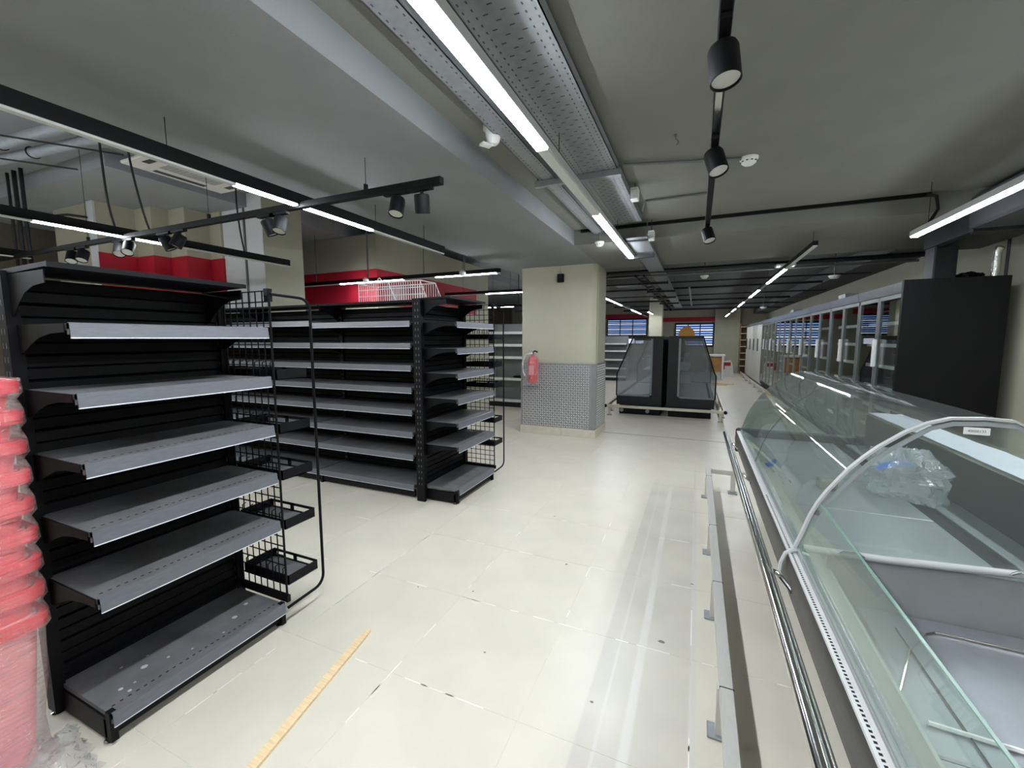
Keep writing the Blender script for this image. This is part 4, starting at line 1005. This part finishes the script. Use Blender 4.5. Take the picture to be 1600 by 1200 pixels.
MB().lathe([(0.052, 0.02), (0.058, 0.0), (0.058, -0.02), (0.046, -0.03), (0.044, -0.055), (0.036, -0.085), (0.022, -0.1)], (-1.12, 2.3, 2.66), n=22).build('body', WHITEP, g, smooth=True)
MB().prism([(-1.195, 2.27), (-1.155, 2.245), (-1.12, 2.30), (-1.16, 2.325)], 'z', 2.555, 2.565).build('plate', WHITEP, g)
for k, (x, y, z) in enumerate(((-0.50, 3.58, 2.585), (-0.475, 4.66, 2.50))):
    g = thing('junction_box', (x, y, z), ('nearer white junction box at the cable tray edge', 'farther white junction box at the cable tray edge')[k], 'junction box', 'white boxes on the cable tray')
    MB().bbox(x-0.03, y-0.045, z-0.045, x+0.03, y+0.045, z+0.045, 0.005).build('box', WHITEP, g)
    MB().bbox(x-0.024, y-0.05, z-0.03, x+0.024, y-0.044, z+0.03, 0.002).build('cover', LIGHTGREY, g)
    MB().tube([(x, y, z+0.045), (x, y, 2.67 if k == 0 else 2.66)], 0.004, 6).build('lead', CABLE, g)
MB().bbox(0.92, 6.68, 2.40, 1.15, 6.82, 2.44, 0.01).build('emergency_light', WHITEP, label='flat white emergency light beyond the cross beam', cat='light')
# air conditioning cassette on the left
ac = thing('ceiling_cassette', (-4.56, 2.8, 3.12), 'white four-way air conditioning cassette in the left ceiling', 'air conditioner')
MB().box(-4.95, 2.42, 3.13, -4.03, 3.19, 3.25).build('case', WHITEP, ac)
ACP = mat('cassette_white', (232, 232, 228), 0.45, var=0.02)
pn = MB().bbox(-5.03, 2.34, 3.10, -3.95, 3.27, 3.13, 0.008).build('panel', ACP, ac)
GR = mat('grille_grey', (170, 172, 170), 0.6, var=0.15, scale=60)
gq = B(-4.82, 2.55, 3.097, -4.31, 3.06, 3.1005).build('return_grille', GR, pn)
for i in range(12):
    B(-4.81, 2.56+i*0.0415, 3.094, -4.32, 2.58+i*0.0415, 3.0972).build('grille_bar', LIGHTGREY, gq)
for (a_, b_, c_, d_) in ((-4.80, 2.40, -4.33, 2.46), (-4.80, 3.15, -4.33, 3.21), (-4.97, 2.57, -4.91, 3.04), (-4.12, 2.57, -4.05, 3.04)):
    MB().bbox(a_, b_, 3.0965, c_, d_, 3.1, 0.001).build('louvre', mat('louvre_dark', (70, 72, 74), 0.6), pn)
B(-8.3, 3.2, 3.07, -7.4, 3.9, 3.089).build('ceiling_panel', ACP, label='white square ceiling panel at the far left', cat='panel')
# silver ducts at far left
DZ = (3.05, 3.05)
DL = (((-8.9, 1.358), (-2.8, 1.88)), ((-8.9, 1.466), (-2.8, 2.12)))
for k, (y, z, r) in enumerate(((1.666, DZ[0], 0.045), (1.80, DZ[1], 0.042))):
    g = thing('round_duct', (-6.5, y, z), ('thicker silver duct under the left ceiling', 'thinner silver duct beside the thick one at left')[k], 'duct', 'silver ducts at left')
    MB().tube([DL[k][0]+(z,), DL[k][1]+(z,)], r, 14).build('sleeve', DUCT, g, smooth=True)
    for x in (-8.0, -7.0, -6.1, -5.3): MB().tube([(x+0.001*j, DL[k][0][1]+(x+8.9)/6.1*(DL[k][1][1]-DL[k][0][1])+(r+0.004)*math.cos(2*PI*j/16), z+(r+0.004)*math.sin(2*PI*j/16)) for j in range(17)], 0.006, 5).build('hanger_ring', CABLE, g)
for k, x in enumerate((-5.3, -4.55)):
    pipe(('nearer', 'farther')[k]+' thin bracket rod under the silver ducts', [(x-0.35, 1.5, 2.985), (x+0.1, 2.1, 2.985)], 0.007, CABLE, 'bracket_rod', 'bracket')
for k, (x, r) in enumerate(((-6.92, .014), (-6.76, .02), (-6.6, .018))):
    pipe(('leftmost', 'middle', 'rightmost')[k]+' dark vertical pipe dropping below the silver ducts', [(x, 2.2, ZL), (x, 2.2, 1.9)], r, CHARCOAL)
pipe('dark cable curving from the ducts to the stepped wall', [(-7.6, 2.2, 3.0), (-7.55, 2.3, 2.9), (-7.4, 2.4, 2.87), (-6.9, 2.65, 2.93), (-6.7, 2.74, 2.9)], 0.014, CABLE, 'cable', 'cable')
# services above the freezers on the right
dd = thing('air_duct', (2.2, 3.6, 2.4), 'dark rectangular duct above the freezer end at upper right', 'duct')
MB().bbox(2.0, 3.2, 2.34, 2.56, 4.8, 2.6, 0.02).build('duct_run', mat('duct_dark', (62, 64, 68), 0.6), dd)
MB().bbox(2.02, 4.8, 2.30, 2.45, 5.6, 2.5, 0.02).build('elbow', CHARCOAL, dd)
MB().bbox(2.02, 5.35, 1.99, 2.19, 5.55, 2.32, 0.01).build('drop', CHARCOAL, dd)
MB().tube([(2.43, 5.3, 1.99), (2.43, 5.3, 2.22), (2.44, 5.28, 2.26)], 0.03, 10).build('insulated_pipe', FOIL, label='foil wrapped pipe rising from the freezer top', cat='pipe', smooth=True)
MB().tube([(2.50, 5.3, 1.99), (2.50, 5.3, 2.5)], 0.012, 8).build('pipe', CHARCOAL, label='thin dark pipe beside the foil wrapped pipe', cat='pipe')
crumple('cable_coil', 2.345, 5.5, 2.02, .12, .1, .045, SOFTBLACK, 'dark coil of insulation on the freezer top', seed=5)['category'] = 'coil'
pipe('bent dark conduit on the cross beam near the right light', [(1.72, 4.785, 2.655), (1.78, 4.78, 2.63), (1.79, 4.76, 2.52), (1.72, 4.74, 2.38)], 0.012, CHARCOAL, 'conduit')
# things over the far left aisle
g = thing('projector_bracket', (-3.1, 7.9, 2.3), 'dark hanging unit left of the column under the beam', 'unit')
MB().bbox(-3.35, 7.8, 2.34, -2.7, 8.0, 2.38, 0.006).build('plate', CHARCOAL, g)
MB().bbox(-3.1, 7.82, 2.38, -2.75, 7.98, 2.56, 0.01).build('box', CHARCOAL, g)
MB().tube([(-2.95, 7.9, 2.56), (-2.95, 7.9, ZL)], 0.01, 6).build('stem', CHARCOAL, g)
g = thing('roller_unit', (-3.25, 8.3, 2.02), 'dark rounded unit hanging left of the column', 'unit')
MB().bbox(-3.6, 8.3, 2.02, -2.9, 8.45, 2.16, 0.03).build('casing', CHARCOAL, g)
for x in (-3.5, -3.0): MB().tube([(x, 8.37, 2.16), (x, 8.37, ZL)], 0.008, 6).build('hanger', CHARCOAL, g)
